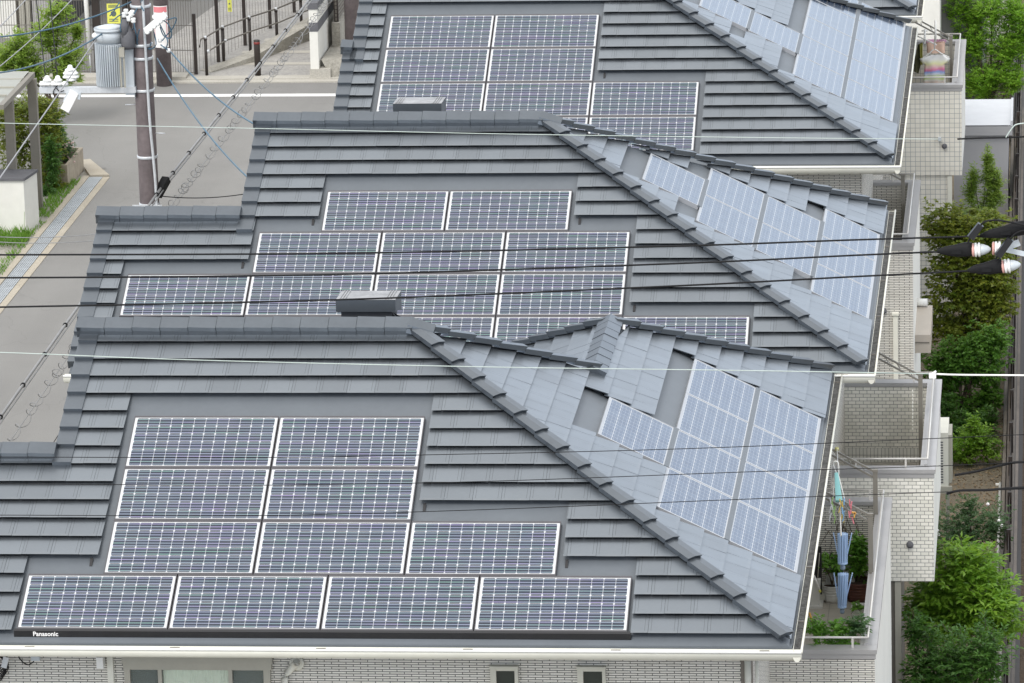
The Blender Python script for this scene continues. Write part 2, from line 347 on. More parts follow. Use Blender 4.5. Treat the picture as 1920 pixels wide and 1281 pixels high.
# ------------------------------------------------------------------ houses
TH=math.atan(.5); CT,ST=math.cos(TH),math.sin(TH); PITCH=.2833
class Plane:
    """roof slope: a = distance along the eave, v = distance up the slope, h = height off it"""
    def __init__(s,o,A,D): # origin, eave direction, horizontal upslope direction
        s.o=Vector(o); s.A=Vector(A); s.D=Vector(D); s.U=s.D*CT+Vector((0,0,ST)); s.N=Vector((0,0,CT))-s.D*ST
    def p(s,a,v,h=0): return s.o+s.A*a+s.U*v+s.N*h
def tiles(mb,pl,v0,kmax,segs,lo,hi,skip=None,jit=.0012,vcap=None):
    """overlapping flat tiles, one island each; lo(v),hi(v): eave-direction limits; skip(k)-> list of (a0,a1) left open"""
    W=.3035
    for k in range(kmax):
        va=v0+k*PITCH; vb=va+PITCH+.035; vfull=vb
        sk=skip(k) if skip else []
        ivs=[(min(lo(va),lo(vb)),max(hi(va),hi(vb)))] if not vcap else [(lo(va),max(hi(va),hi(vb)))]
        for s0,s1 in sk:
            nx=[]
            for a0,a1 in ivs:
                if s0>a0+.02: nx.append((a0,min(a1,s0)))
                if s1<a1-.02: nx.append((max(a0,s1),a1))
            ivs=[q for q in nx if q[1]-q[0]>.02]
        for a0,a1 in ivs:
            ph=(.5 if k%2 else 0)*W+.07
            i=math.floor((a0-ph)/W)
            while ph+i*W<a1:
                l,r=max(a0,ph+i*W+.0013),min(a1,ph+(i+1)*W-.0013); t0=ph+i*W; i+=1
                if r-l<.012: continue
                vb=min(vfull,vcap((l+r)/2)) if vcap else vfull
                if vb-va<.03: continue
                hA,hB=hi(va),hi(vfull); lA,lB=lo(va),lo(vfull)
                if abs(lB-lA)>.4: lB=lA
                sv=lambda v:(v-va)/(vfull-va)
                poly=[(l,va),(r,va),(r,vb),(l,vb)]
                for fn in (lambda q:(hA+(hB-hA)*sv(q[1]))-q[0], lambda q:q[0]-(lA+(lB-lA)*sv(q[1]))):
                    out=[]
                    for q0,q1 in zip(poly,poly[1:]+poly[:1]):
                        f0,f1=fn(q0),fn(q1)
                        if f0>=0: out.append(q0)
                        if (f0>0 and f1<0) or (f0<0 and f1>0):
                            t=f0/(f0-f1); out.append((q0[0]+(q1[0]-q0[0])*t,q0[1]+(q1[1]-q0[1])*t))
                    poly=out
                    if len(poly)<3: break
                if len(poly)<3: continue
                ar=abs(sum(q0[0]*q1[1]-q1[0]*q0[1] for q0,q1 in zip(poly,poly[1:]+poly[:1])))/2
                if ar<.0015: continue
                hl=.036+random.uniform(-jit,jit)*1.6; hu=-.003+random.uniform(-jit,jit); P=pl.p
                ht=lambda v: hl+(hu-hl)*sv(v)
                n=len(mb.v); m_=len(poly)
                mb.v+=[tuple(P(q[0],q[1],ht(q[1]))) for q in poly]
                mb.v+=[tuple(P(q[0],q[1]+(.024 if q[1]<va+1e-5 else 0),ht(q[1])-.012)) for q in poly]
                def addf(ids,uv,mi): mb.f.append(tuple(n+q for q in ids)); mb.u.append(uv); mb.sm.append(False); mb.mi.append(mi)
                addf(range(m_),[(q[0]-t0,q[1]-va) for q in poly],0)
                addf([m_+q for q in reversed(range(m_))],[(.15,.1)]*m_,1)
                for q in range(m_):
                    w_=(q+1)%m_; addf([q,m_+q,m_+w_,w_],[(.15,.1)]*4,1)
CAPP=[(-.10,-.16),(-.115,-.085),(-.15,-.035),(0,.05),(.15,-.035),(.115,-.085),(.10,-.16)]
HIPP=[(-.085,-.06),(-.098,.0),(0,.014),(.098,.0),(.085,-.06)]
def caps(mb,p0,p1,prof,n,lift0=.0,lift1=.035,over=.03,ends=True):
    if prof is CAPP and abs(p1[0]-p0[0])>abs(p1[1]-p0[1]): over=-1
    """a run of overlapping cap tiles from p0 (lower or first) to p1"""
    p0,p1=Vector(p0),Vector(p1); d=(p1-p0)/n; u=d.normalized()
    for k in range(n):
        a=p0+d*k; c=p0+d*(k+1)+u*(over if over>0 else -.005)
        up=Vector((0,0,1))
        mb.prism(prof,a+Vector((0,0,lift1+random.uniform(-.003,.003))),c+Vector((0,0,lift0)),up,scale1=1.0 if over<0 else .94,tuck=0 if over<0 else .035)
def roof_caps(house,roof,segs):
    for nm,p0,p1,prof,n,l0,l1 in segs:
        b=MB(); caps(b,p0,p1,prof,n,l0,l1); b.build(nm,M['cap'],roof)
def U_gutter(mb,p0,p1,out,hw=.06):
    """open half-round gutter from p0 to p1 (its inner top edge), out = outward direction"""
    out=Vector(out); p0,p1=Vector(p0),Vector(p1); n=10; t=.006
    pro=[]
    for i in range(n+1):
        a=math.pi*i/n; pro.append((hw-hw*math.cos(a)*1.0,-.100*math.sin(a)**.75))
    for s,(r,) in ((0,(1,)),(1,(.9,))):
        pass
    inner=[(hw+(x-hw)*.9,y*.92) for x,y in pro]
    for prof in (pro,inner):
        vs=[p0+out*x+Vector((0,0,y)) for x,y in prof]+[p1+out*x+Vector((0,0,y)) for x,y in prof]
        m_=len(prof); mb.mesh(vs,[(i,i+1,m_+i+1,m_+i) for i in range(m_-1)],True)
    for k in (0,n):
        a,c=pro[k],inner[k]
        mb.mesh([p0+out*a[0]+Vector((0,0,a[1])),p0+out*c[0]+Vector((0,0,c[1])),p1+out*c[0]+Vector((0,0,c[1])),p1+out*a[0]+Vector((0,0,a[1]))],[(0,1,2,3)])
        # rolled front bead
    a=pro[n]; mb.cur=1; mb.tube([p0+out*a[0]+Vector((0,0,a[1]+.004)),p1+out*a[0]+Vector((0,0,a[1]+.004))],.013,8); mb.cur=0
    for e in (p0,p1):
        vs=[e+out*x+Vector((0,0,y)) for x,y in pro]; mb.mesh(vs,[tuple(range(len(vs)))])
def gutter(house,x0,x1,y0,y1,z):
    b=MB(); U_gutter(b,(x0,y0-.045,z-.062),(x1+.13,y0-.045,z-.062),(0,-1,0)); b.build('front_gutter',[M['cream'],M['white']],house)
    b=MB(); U_gutter(b,(x1+.04,y0-.16,z-.062),(x1+.04,y1,z-.062),(1,0,0),.045); b.build('side_gutter',[M['cream'],M['cream']],house)
    b=MB(); b.box((x1+.045,y0-.05,z-.13),(x1+.122,y1-.02,z-.075)); b.build('gutter_debris',M['debris'],house)

def build_house(idx,o,W,rake,low,yNE,skipF,skipE,k0F,label,wing):
    ox,oy=o; E=Vector((ox,oy,EZ))
    house=empty('house',(ox-5,oy+4,0),label,'house','row of tiled houses with solar panels')
    P=lambda x,y,z=0: Vector((ox+x,oy+y,EZ+z))
    zr=W*.5; yl=low[1]; zl=yl*.5; xl=low[0]
    # --- roof deck (one mesh, flush sheet under tiles)
    b=MB(); d=-.045
    front=Plane(P(0,0),(1,0,0),(0,1,0)); east=Plane(P(0,0),(0,1,0),(-1,0,0))
    def dk(*pts): b.face([Vector(p)+Vector((0,0,d)) for p in pts])
    yb=2*W
    dk(P(xl,0),P(0,0),P(-W,W,zr),P(rake,W,zr),P(rake,yl,zl),P(xl,yl,zl))
    if wing:
        xw=-wing; zw=wing*.5; ywv=W+(W-wing); ywn=yNE-wing
        dk(P(0,0),P(0,yNE),P(xw,ywn,zw),P(xw,ywv,zw),P(-W,W,zr))
        dk(P(-W,W,zr),P(xw,ywv,zw),P(xw*2,yb,0),P(rake,yb,0),P(rake,W,zr))
        dk(P(xw,ywv,zw),P(xw,ywn,zw),P(2*xw,yNE,0),P(2*xw,yb,0))
        dk(P(xw,ywn,zw),P(0,yNE),P(2*xw,yNE))
    else:
        dk(P(0,0),P(0,yb),P(-W,W,zr)); dk(P(-W,W,zr),P(0,yb),P(rake,yb),P(rake,W,zr))
        yNE=yb
    dk(P(xl,yl,zl),P(rake,yl,zl),P(rake,2*yl,0),P(xl,2*yl,0))
    # soffit and fascia below
    b.box((ox+rake+.06,oy+.02,EZ-.16),(ox-.02,oy+yNE-.02,EZ-.10)); b.box((ox+xl+.06,oy+.02,EZ-.158),(ox+rake+.059,oy+2*yl-.02,EZ-.102))
    # gable walls
    b.face([P(rake+.05,0,-.1),P(rake+.05,W,zr-.06),P(rake+.05,yb,-.1)]); b.face([P(xl+.05,0,-.1),P(xl+.05,yl,zl-.06),P(xl+.05,2*yl,-.1)])
    roof=b.build('roof',M['deck'],house)
    # --- tiles
    b=MB()
    vr=W/CT; vl=yl/CT
    lo=lambda v:(xl if v<vl-.05 else rake)
    hi=lambda v:-v*CT-.02 if v*CT<W else -W
    kF=int((vr-.10-k0F)/PITCH)+1
    tiles(b,front,k0F,kF,None,lambda v:lo(v),hi,skipF,vcap=lambda a:(vl-.02 if a<rake else vr-.02))
    b.build('front_tiles',[M['tile'],M['cap']],roof)
    b=MB()
    loE=lambda v:v*CT+.02
    if wing:
        def hiE(v):
            s=v*CT
            if s<wing: return yNE-s-.02
            return max(2*W-s-.02,loE(v))
    else: hiE=lambda v:2*W-v*CT-.02
    tiles(b,east,-.004,int((vr-.06)/PITCH)+1,None,loE,hiE,skipE,vcap=lambda a:(min(vr-.03,wing/CT-.03) if wing and a>ywv-.3 else vr-.03))
    b.build('side_tiles',[M['tile'],M['cap']],roof)
    if wing:
        b=MB(); wp=Plane(P(2*xw,0,0),(0,1,0),(1,0,0))
        tiles(b,wp,.0,int((wing/CT-.05)/PITCH)+1,None,lambda v:W+(W-v*CT),lambda v:yNE-v*CT,vcap=lambda a:wing/CT-.03)
        b.build('wing_tiles',[M['tile'],M['cap']],roof)
    # verge tiles on the left rakes: overlapping narrow covers with a drop skirt
    for (xv,va,vb) in ((rake,vl-.1 if rake!=xl else 0,vr),(xl,k0F,vl)):
        b=MB(); k=max(0,int((va-k0F)/PITCH))
        while k0F+k*PITCH<vb-.1:
            v0=k0F+k*PITCH; v1=min(v0+PITCH+.03,vb)
            p=front.p; l,r=xv-.03,xv+.175; lw,uw=.052,.014
            b.mesh([p(l,v0,lw),p(r,v0,lw),p(r,v1,uw),p(l,v1,uw),p(l,v0,lw-.12),p(r,v0,lw-.05),p(r,v1,uw-.04),p(l,v1,uw-.12)],[(0,1,2,3),(4,5,1,0),(5,6,2,1),(7,4,0,3),(4,7,6,5)])
            k+=1
        b.build('verge',M['cap'],roof)
    # --- ridge and hip caps
    segs=[]
    up=lambda q,dz: Vector(q)+Vector((0,0,dz))
    segs.append(('ridge_cap',up(P(rake-.06,W,zr),.095),up(P(-W+.04,W,zr),.095),CAPP,max(1,round((-W-rake)/.3)),.0,.008))
    segs.append(('ridge_cap',up(P(xl-.06,yl,zl),.085),up(P(rake-.0,yl,zl),.085),CAPP,max(1,round((rake-xl)/.3)),.0,.008))
    nh=round(W/CT/PITCH)
    segs.append(('hip_cap',up(P(-.02,.02,.02),.02),up(P(-W+.10,W-.10,zr),.02),HIPP,nh,.015,.047))
    if wing:
        segs.append(('hip_cap',up(P(xw+.03,ywv-.05,zw),.03),up(P(-W+.10,W+.10,zr),.02),HIPP,round((W-wing)/CT/PITCH),.015,.047))
        segs.append(('hip_cap',up(P(-.02,yNE-.02,.02),.02),up(P(xw+.05,ywn+.05,zw),.03),HIPP,round(wing/CT/PITCH),.015,.047))
        segs.append(('hip_cap',up(P(2*xw+.02,yNE-.02,.02),.02),up(P(xw-.05,ywn+.05,zw),.03),HIPP,round(wing/CT/PITCH),.015,.047))
        segs.append(('ridge_cap',up(P(xw,ywv-.28,zw),.035),up(P(xw,ywn+.06,zw),.045),CAPP,max(1,round((ywn-ywv+.3)/.3)),.0,.002))
    else:
        segs.append(('hip_cap',up(P(-.02,2*W-.02,.02),.02),up(P(-W+.10,W+.10,zr),.02),HIPP,nh,.015,.047))
    roof_caps(house,roof,segs)
    # junction piece where ridge meets hips
    b=MB(); q=P(-W,W,zr)
    b.prism([(-.15,-.06),(-.13,.03),(0,.095),(.13,.03),(.15,-.06)],q+Vector((-.02,0,.06)),q+Vector((.26,0,-.02)),scale1=.82); b.build('ridge_end_cap',M['cap'],roof)
    # eave flashing edge and gutters
    b=MB()
    b.box((ox+xl,oy-.035,EZ-.075),(ox+.03,oy+.05,EZ-.045)); b.box((ox+.002,oy+.05,EZ-.075),(ox+.035,oy+yNE,EZ-.045))
    b.build('eave_flashing',M['deck'],house)
    gutter(house,ox+xl-.05,ox,oy,oy+yNE+.03,EZ)
    x=ox-.3
    while x>ox+xl: b=MB(); b.box((x,oy-.10,EZ-.079),(x+.1,oy-.037,EZ-.070)); b.build('gutter_bracket',M['bronze'],house); x-=1.52
    y=oy+.9
    while y<oy+yNE: b=MB(); b.box((ox+.037,y,EZ-.0745),(ox+.12,y+.022,EZ-.064)); b.build('gutter_bracket',M['bronze'],house); y+=1.9
    # fascia boards
    b=MB(); b.box((ox+xl,oy+.02,EZ-.20),(ox-.025,oy+.045,EZ-.075)); b.box((ox-.025,oy+.02,EZ-.20),(ox,oy+yNE-.02,EZ-.075)); b.build('fascia',M['cream'],house)
    return house,roof,front,east,P,(rake,xl,yl)

def skF1(k):
    if k<=3: return [(-8.06,-1.625)]
    if k<=6: return [(-7.31,-2.40)]
    if k<=12: return [(-7.31,-3.985)]
    return []
def skE1(k):
    if k<=5: return [(2.20,8.44)]
    if k==6: return [(3.72,8.44)]
    if k<=8: return [(3.72,5.36)]
    if k==9: return [(3.72,5.33)]
    return []
def skF2(k):
    if k<=3: return [(-9.47,-1.40)]
    if k<=6: return [(-9.47,-2.965)]
    if k<=9: return [(-7.87,-2.965)]
    if k<=12: return [(-7.06,-3.775)]
    return []
def skE2(k):
    if k<=2: return [(2.25,6.94)]
    if k==3: return [(2.25,6.94)]
    if k<=5: return [(2.98,6.14)]
    if k<=8: return [(3.0,6.18)]
    if k==9: return [(3.05,6.2)]
    if k<=11: return [(3.77,5.42)]
    if k==12: return [(3.72,5.4)]
    return []
def skF3(k):
    if k<=6: return [(-7.72,-2.79)]
    if k<=12: return [(-7.72,-4.41)]
    return []
def skE3(k):
    if k<=5: return [(2.36,10.16)]
    if k==6: return [(2.36,10.16)]
    if k<=8: return [(3.9,5.55)]
    if k==9: return [(3.2,5.6)]
    if k<=12: return [(3.95,5.6)]
    return []
H1=build_house(1,(0,0),4.34,-7.98,(-10.9,2.52),10.72,skF1,skE1,.09,'nearest grey tiled house, four stepped rows of solar panels facing the camera','wing' and 2.48)
H2=build_house(2,(.401,10.83),4.336,-8.06,(-9.88,2.63),0,skF2,skE2,.070,'middle grey tiled house with a straight rear hip behind the nearest house',None)
H3=build_house(3,(.397,22.4387),5.135,-8.12,(-8.24,2.43),0,skF3,skE3,.132,'third grey tiled house with two panel columns and a cut-off ridge at top',None)
H4=build_house(4,(.45,33.75),4.34,-7.0,(-7.2,2.5),0,None,None,.09,'rear house of the row, only a roof corner and laundry balcony in view',None)

# ------------------------------------------------------------------ solar panels
PW,PH=1.559,.774
def panel_proto():
    b=MB()
    fx,fy=.0095,.0235; t=.004; bz=-.055
    o=[(-fx,-fy),(PW+fx,-fy),(PW+fx,PH+fy),(-fx,PH+fy)]; i=[(0,0),(PW,0),(PW,PH),(0,PH)]
    for k in range(4):
        n=(k+1)%4
        b.face([(*o[k],t),(*o[n],t),(*i[n],t),(*i[k],t)]); b.face([(*i[k],t),(*i[n],t),(*i[n],-.004),(*i[k],-.004)]); b.face([(*o[k],bz),(*o[n],bz),(*o[n],t),(*o[k],t)])
    fr=b.build('frame',M['frame'])
    b=MB(); b.face([(0,0,0),(PW,0,0),(PW,PH,0),(0,PH,0)],uv=[(0,0),(PW,0),(PW,PH),(0,PH)]); sh=b.build('cell_sheet',M['panel'])
    return fr,sh
FR,SH=panel_proto(); used=[False]
SHE=SH.data.copy(); SHE.materials.clear(); SHE.materials.append(M['panel_side']); FRE=FR.data.copy(); FRE.materials.clear(); FRE.materials.append(M['frame_glare'])
def panel(pos,Xa,Ya,label,group,sx=1.0):
    e=empty('solar_panel',(0,0,0),label,'solar panel',group)
    Za=Xa.cross(Ya); mm=Matrix((Xa,Ya,Za)).transposed().to_4x4(); mm.translation=pos; e.matrix_world=mm; e.scale=(sx,1,1)
    for src in (FR,SH):
        c=src if not used[0] else src.copy()
        if used[0]: COL.objects.link(c)
        c.parent=e
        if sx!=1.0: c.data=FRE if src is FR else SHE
    used[0]=True
ORD=['first','second','third','fourth','fifth']
def front_array(H,rowdef,u,v,roofname):
    fr=H[2]
    for row,(name,k0,n) in rowdef.items():
        for k in range(n):
            pos=fr.p(u+(k0+k)*1.59,v+row*.82354,.012)
            lab=f"dark solar panel, {ORD[k]} from left in the {name} row, front slope of {roofname}"
            panel(pos,Vector((1,0,0)),fr.U,lab,f'solar panels on the front slope of the {roofname}')
def east_array(H,cols,roofname,we):
    for (n0,s0,y0_,k0,_p),(n1,s1,y1_,k1,_q) in zip(cols,cols[1:]):
        ya,yb=max(y0_,y1_)-.02,min(y0_+k0*SC,y1_+k1*SC); b=MB(); p=H[3].p
        sa,sb=s0+PH+.001,s1-.001; b.mesh([p(ya,sa,.022),p(yb,sa,.022),p(yb,sb,.022),p(ya,sb,.022),p(ya,sa,.0),p(yb,sa,.0),p(yb,sb,.0),p(ya,sb,.0)],[(0,1,2,3),(0,1,5,4),(1,2,6,5),(2,3,7,6),(3,0,4,7)]); b.build('gap_cover',M['deck'],H[1])
    ea=H[3]
    for (name,s,y0,n,pitch) in cols:
        for k in range(n):
            pos=ea.p(y0+k*pitch,s,.012)
            w=f"{ORD[k]} from front in the {name}" if n>1 else f"alone in the {name}"
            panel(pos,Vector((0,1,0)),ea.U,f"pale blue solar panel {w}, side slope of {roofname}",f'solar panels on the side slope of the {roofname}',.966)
front_array(H1,{0:('bottom',0,4),1:('second',.5,3),2:('third',.5,2),3:('top',.5,2)},-8.001,.1488,'nearest roof')
front_array(H2,{0:('lowest',1,4),1:('four-panel',0,4),2:('three-panel',1,3),3:('two-panel top',1.5,2)},-9.3737,.1672,'middle roof')
front_array(H3,{0:('lowest',0,3),1:('three-panel',0,3),2:('upper middle',0,2),3:('top',0,2)},-7.6248,.247,'third roof')
SC=1.531
# side slopes: the near edge of each column fitted from the photograph
SC=1.531
east_array(H1,[('eave column',.061,2.287,4,SC),('middle column',.893,2.280,4,SC),('top short column',1.725,3.796,1,1)],'nearest roof',1.5)
east_array(H2,[('eave column',.0604,2.309,3,SC),('second column',.8924,3.043,2,SC),('third column',1.7244,3.066,2,SC),('top short column',2.5564,3.846,1,1)],'middle roof',1.5)
east_array(H3,[('eave column',.0966,2.447,5,SC),('second column',.9286,2.429,5,SC),('third short column',1.7606,3.973,1,1),('top short column',2.5926,4.036,1,1)],'third roof',1.5)
# black edge cover with lettering under the nearest array
ec=empty('edge_cover',H1[2].p(-4.8,.10,0),'long black edge cover with white maker lettering under the bottom panel row','panel trim')
b=MB(); fr=H1[2]; ax0,ax1=-8.035,-1.62
vs=[fr.p(a,v,h) for a in (ax0,ax1) for v,h in ((.128,.016),(.088,.021),(.059,-.037),(.13,-.04))]
b.mesh(vs,[(0,1,5,4),(1,2,6,5),(2,3,7,6),(3,2,1,0),(4,5,6,7)])
b.build('cover_strip',M['black'],ec)
cu=bpy.data.curves.new('lettering','FONT'); cu.body='Panasonic'; cu.size=.066; cu.extrude=.0008; cu.space_character=1.02; cu.offset=.0016; cu.align_x='LEFT'
to=bpy.data.objects.new('lettering',cu); COL.objects.link(to)
bpy.context.view_layer.update()
dg=bpy.context.evaluated_depsgraph_get(); me=bpy.data.meshes.new_from_object(to.evaluated_get(dg)); bpy.data.objects.remove(to)
me.materials.clear(); me.materials.append(M['signwhite'])
lo=bpy.data.objects.new('lettering',me); COL.objects.link(lo); lo.parent=ec
nv=(fr.p(0,.088,.021)-fr.p(0,.059,-.037)).normalized()
nn=Vector((1,0,0)).cross(nv)
mm=Matrix((Vector((1,0,0)),nv,nn)).transposed().to_4x4(); mm.translation=fr.p(-7.835,.059,-.037)+nv*.011+nn*.003-Vector(ec.location); lo.matrix_local=mm

# ------------------------------------------------------------------ house bodies
def wallbox(house,a,c,mat,name='wall'):
    b=MB(); b.box(a,c); return b.build(name,mat,house)
h1,h2,h3,h4=(H[0] for H in (H1,H2,H3,H4))
def walls(H,yN,xE=-.45,mat='brick_thin'):
    h,P=H[0],H[4]; rk,xl,yl=H[5]; a=P(rk+.35,.5,0); c=P(xE,yN,0)
    wallbox(h,(a.x,a.y,0),(c.x,c.y,EZ-.16),M[mat])
    if xl<rk-.8: q=P(xl+.4,.503,0); r=P(rk+.349,2*yl-.5,0); wallbox(h,(q.x,q.y,0),(r.x,r.y,EZ-.163),M[mat])
walls(H1,10.2); walls(H2,8.2); walls(H3,9.8); walls(H4,8.2)
# --- nearest house, south face details
FY=.5
w=MB(); x0,x1=atY(232,1260,FY).x,atY(513,1260,FY).x; zt=atY(300,1232,FY).z+.03; zb=3.4
zs=atY(300,1251,FY).z
w.box((x0,FY-.09,zs+.066),(x1,FY+.01,zt+.06)) ; w.box((x0+.01,FY-.075,zs+.001),(x1-.01,FY+.01,zs+.062))
win=w.build('window',M['beige_metal'],h1)
b=MB()
for a,c in ((x0+.015,x0+.075),(atY(298,1270,FY).x,atY(305,1270,FY).x),(atY(430,1270,FY).x,atY(437,1270,FY).x),(x1-.10,x1-.03)): b.box((a,FY-.055,zb),(c,FY+.008,zs-.001))
b.box((x0+.075,FY-.05,zs-.014),(x1-.10,FY+.005,zs-.0005)); b.box((x0,FY-.05,zb-.06),(x1,FY+.005,zb))
b.build('frame',M['beige_metal'],win)
b=MB(); b.face([(x0+.06,FY-.018,zb),(x1-.06,FY-.018,zb),(x1-.06,FY-.018,zs-.012),(x0+.06,FY-.018,zs-.012)])
pm,pnt,pb=newmat('window_glass'); pb.inputs['Base Color'].default_value=(.8,.9,.85,1); pb.inputs['Roughness'].default_value=.03; pb.inputs['Alpha'].default_value=.12
b.build('pane',pm,win)
b=MB(); b.face([(x0+.05,FY-.003,zb),(x1-.05,FY-.003,zb),(x1-.05,FY-.003,zs-.012),(x0+.05,FY-.003,zs-.012)]); b.build('dark_interior',M['glass'],win)
b=MB(); n=90; ca,cc=atY(307,1270,FY).x,atY(431,1270,FY).x
prev=None
for i in range(n+1):
    x=ca+(cc-ca)*i/n; y=FY-.010+.005*math.sin(i*.9+math.sin(i*.31)*2)
    if prev: b.mesh([(prev[0],prev[1],zb),(x,y,zb),(x,y,zs-.014),(prev[0],prev[1],zs-.014)],[(0,1,2,3)],True)
    prev=(x,y)
b.build('curtain',M['curtain'],win)
for px0,px1,nm in ((920,972,'a'),(1083,1136,'b')):
    xa,xb=atY(px0,1262,FY).x,atY(px1,1262,FY).x; zt2=atY(945,1246,FY).z; zb2=zt2-1.1
    b=MB(); b.box((xa-.005,FY-.07,zt2-.022),(xb+.005,FY+.01,zt2)); b.box((xa,FY-.055,zb2),(xa+.062,FY+.01,zt2-.0225)); b.box((xb-.035,FY-.055,zb2),(xb,FY+.01,zt2-.0225)); b.box((xa+.062,FY-.05,zt2-.055),(xb-.035,FY+.01,zt2-.0225)); b.box((xa,FY-.055,zb2-.05),(xb,FY+.01,zb2-.001))
    wn=b.build('window',M['window_cream'],h1)
    b=MB(); b.face([(xa+.05,FY-.012,zb2),(xb-.03,FY-.012,zb2),(xb-.03,FY-.012,zt2-.05),(xa+.05,FY-.012,zt2-.05)]); b.build('pane',M['glass'],wn)
# downpipe elbow, corner strip, fittings
b=MB(); p=[atY(556,1240,FY-.1),atY(556,1244,FY-.09),atY(550,1250,FY-.06),atY(538,1262,FY-.05),atY(533,1272,FY-.05)]; p.append(p[-1]+Vector((0,0,-2))); b.tube(p,.038,12)
b.lathe([(.075,-.005),(.08,.02),(.06,.03)],atY(557,1243,FY-.01)-Vector((0,.0,0)),16,(0,-1,0)); b.build('downpipe',M['cream'],h1)
b=MB(); xa,xb=atY(203,1260,FY).x,atY(214,1260,FY).x; b.box((xa,FY-.05,0),(xb,FY,zt+.02)); b.build('cover_strip',M['cream'],h1)
b=MB(); q=atY(192,1236,FY); b.box((q.x-.035,FY-.16,q.z-.05),(q.x+.035,FY-.02,q.z+.07)); b.build('gutter_outlet',M['white'],h1)
b=MB(); q=atY(68,1231,FY); b.box((q.x-.045,FY-.06,q.z-.03),(q.x+.045,FY,q.z+.05)); b.build('junction_box',M['tank'],h1)
b=MB(); pts=[atY(x,y,FY-.05) for x,y in ((33,1222),(36,1234),(44,1243),(53,1247),(62,1242),(67,1233))]; b.tube(pts,.007,6); b.build('loose_wire',M['cable'],h1)
# meter wires at far left
t=empty('cable_bracket',atY(8,1260,FY-.1),'tangle of black service wires on a steel bracket at lower left wall','cable bracket')
b=MB(); q0,q1=atY(12,1232,FY-.12),atY(7,1252,FY-.12); b.prism([(-.03,-.008),(.03,-.008),(.03,.008),(-.03,.008)],q0,q1,Vector((0,1,0))); b.build('bracket',M['steel'],t)
b=MB()
for i in range(7):
    pts=[]
    for j in range(12):
        s=j/11; pts.append(atY(-4+20*math.sin(s*3.0+.25*i)-i*.6,1226+50*s+3*math.sin(s*7+i),FY-.07-.008*i))
    b.tube(pts,.0065,5)
b.build('wire_bundle',M['cable'],t)
# right end of the south wall: downpipes and shadow gap
b=MB()
for px,r in ((1402,.035),(1419,.018)):
    a=atY(px,1250,FY-.04); b.tube([(a.x,FY-.04,5.72),(a.x,FY-.04,0)],r,10)
b.build('corner_pipe',M['cream'],h1)
b=MB(); a=atY(1389,1250,FY); c=atY(1412,1250,FY); b.box((a.x,FY-.012,0),(c.x-.02,FY+.3,EZ-.17)); b.build('gap_shade',M['bronze'],h1)  # dark strip standing in for the shade of the corner gap

def balcony(h,x0,x1,y0,y1,zc,zf,base,mat,matname,rails=True,back='brick_thin',soldier=False):
    """walled balcony on a solid base; zc = parapet top, zf = floor"""
    T=.14
    b=MB(); b.box((x0,y0,base),(x1,y1,zf-.12)); 
    if base==0:
        bo=b.build('balcony_base',[M[mat],M['render']],h)
    b2=MB()
    b2.box((x0,y0,zf-.119 if base==0 else base),(x1,y0+T,zc-.05)); b2.box((x0,y1-T,zf-.119 if base==0 else base),(x1,y1,zc-.05)); b2.box((x1-T,y0+T,zf-.119 if base==0 else base),(x1,y1-T,zc-.05))
    if base!=0: b2.box((x0,y0+T,base),(x1-T,y1-T,base+.06))
    bal=b2.build('balcony',[M[mat],M['render']],h)
    objs=[bal]+([bo] if base==0 else [])
    for ob in objs:
        for p in ob.data.polygons:
            if abs(p.normal.x)>.9 and p.center.x+wloc(h).x>x1-.02: p.material_index=1
            if abs(p.normal.x)>.9 and p.center.x+wloc(h).x<x1-T+.02 and p.normal.x<0: p.material_index=1
    b=MB(); b.box((x0,y0+T,zf-.06),(x1-T,y1-T,zf)); b.build('floor',M['floor'],bal)
    b=MB(); e=.025
    b.box((x0,y0-e,zc-.05),(x1+e,y0+T+e,zc)); b.box((x0,y1-T-e,zc-.05),(x1+e,y1+e,zc)); b.box((x1-T-e,y0+T+e,zc-.05),(x1+e,y1-T-e,zc+.002))
    b.box((x1-T+.02,y0+T+e,zc+.002),(x1-T+.06,y1-T-e,zc+.018))
    b.box((x0,y0-.012,zc-.11),(x1+.012,y0,zc-.052))
    b.build('parapet_cap',M['alu'],bal)
    b=MB(); zr=zc+.115; xr=x1-T*.55; ya,yb=y0+T*.5,y1-T*.5
    b.tube([(x0,ya,zr),(xr,ya,zr),(xr,yb,zr),(x0,yb,zr)],.013,8)
    xs=x0+.3
    while xs<x1-.1: b.box((xs-.012,ya-.012,zc),(xs+.012,ya+.012,zr)); b.box((xs-.012,yb-.012,zc),(xs+.012,yb+.012,zr)); xs+=.62
    yy=ya+.5
    while yy<yb: b.box((xr-.012,yy-.012,zc),(xr+.012,yy+.012,zr)); yy+=1.2
    b.build('handrail',M['alu_lt'],bal)
    if soldier:
        b=MB(); b.face([(x0,y1-T-.004,zf),(x1-T,y1-T-.004,zf),(x1-T,y1-T-.004,zf+.2),(x0,y1-T-.004,zf+.2)]); b.build('soldier_course',M['soldier'],bal)
    return bal
ZC,ZF=4.40,3.30
B1=balcony(h1,-.45,.715,4.36,10.30,ZC,ZF,0,'brick_thin','a')
B2=balcony(h2,-.05,1.215,11.56,15.84,ZC,ZF,2.94,'brick_block','b',soldier=True)
B3=balcony(h3,-.05,.66,23.6,27.75,ZC,ZF,0,'brick_thin','c')
B4=balcony(h4,0.0,1.20,35.0,38.9,ZC,ZF,2.83,'brick_square','d')
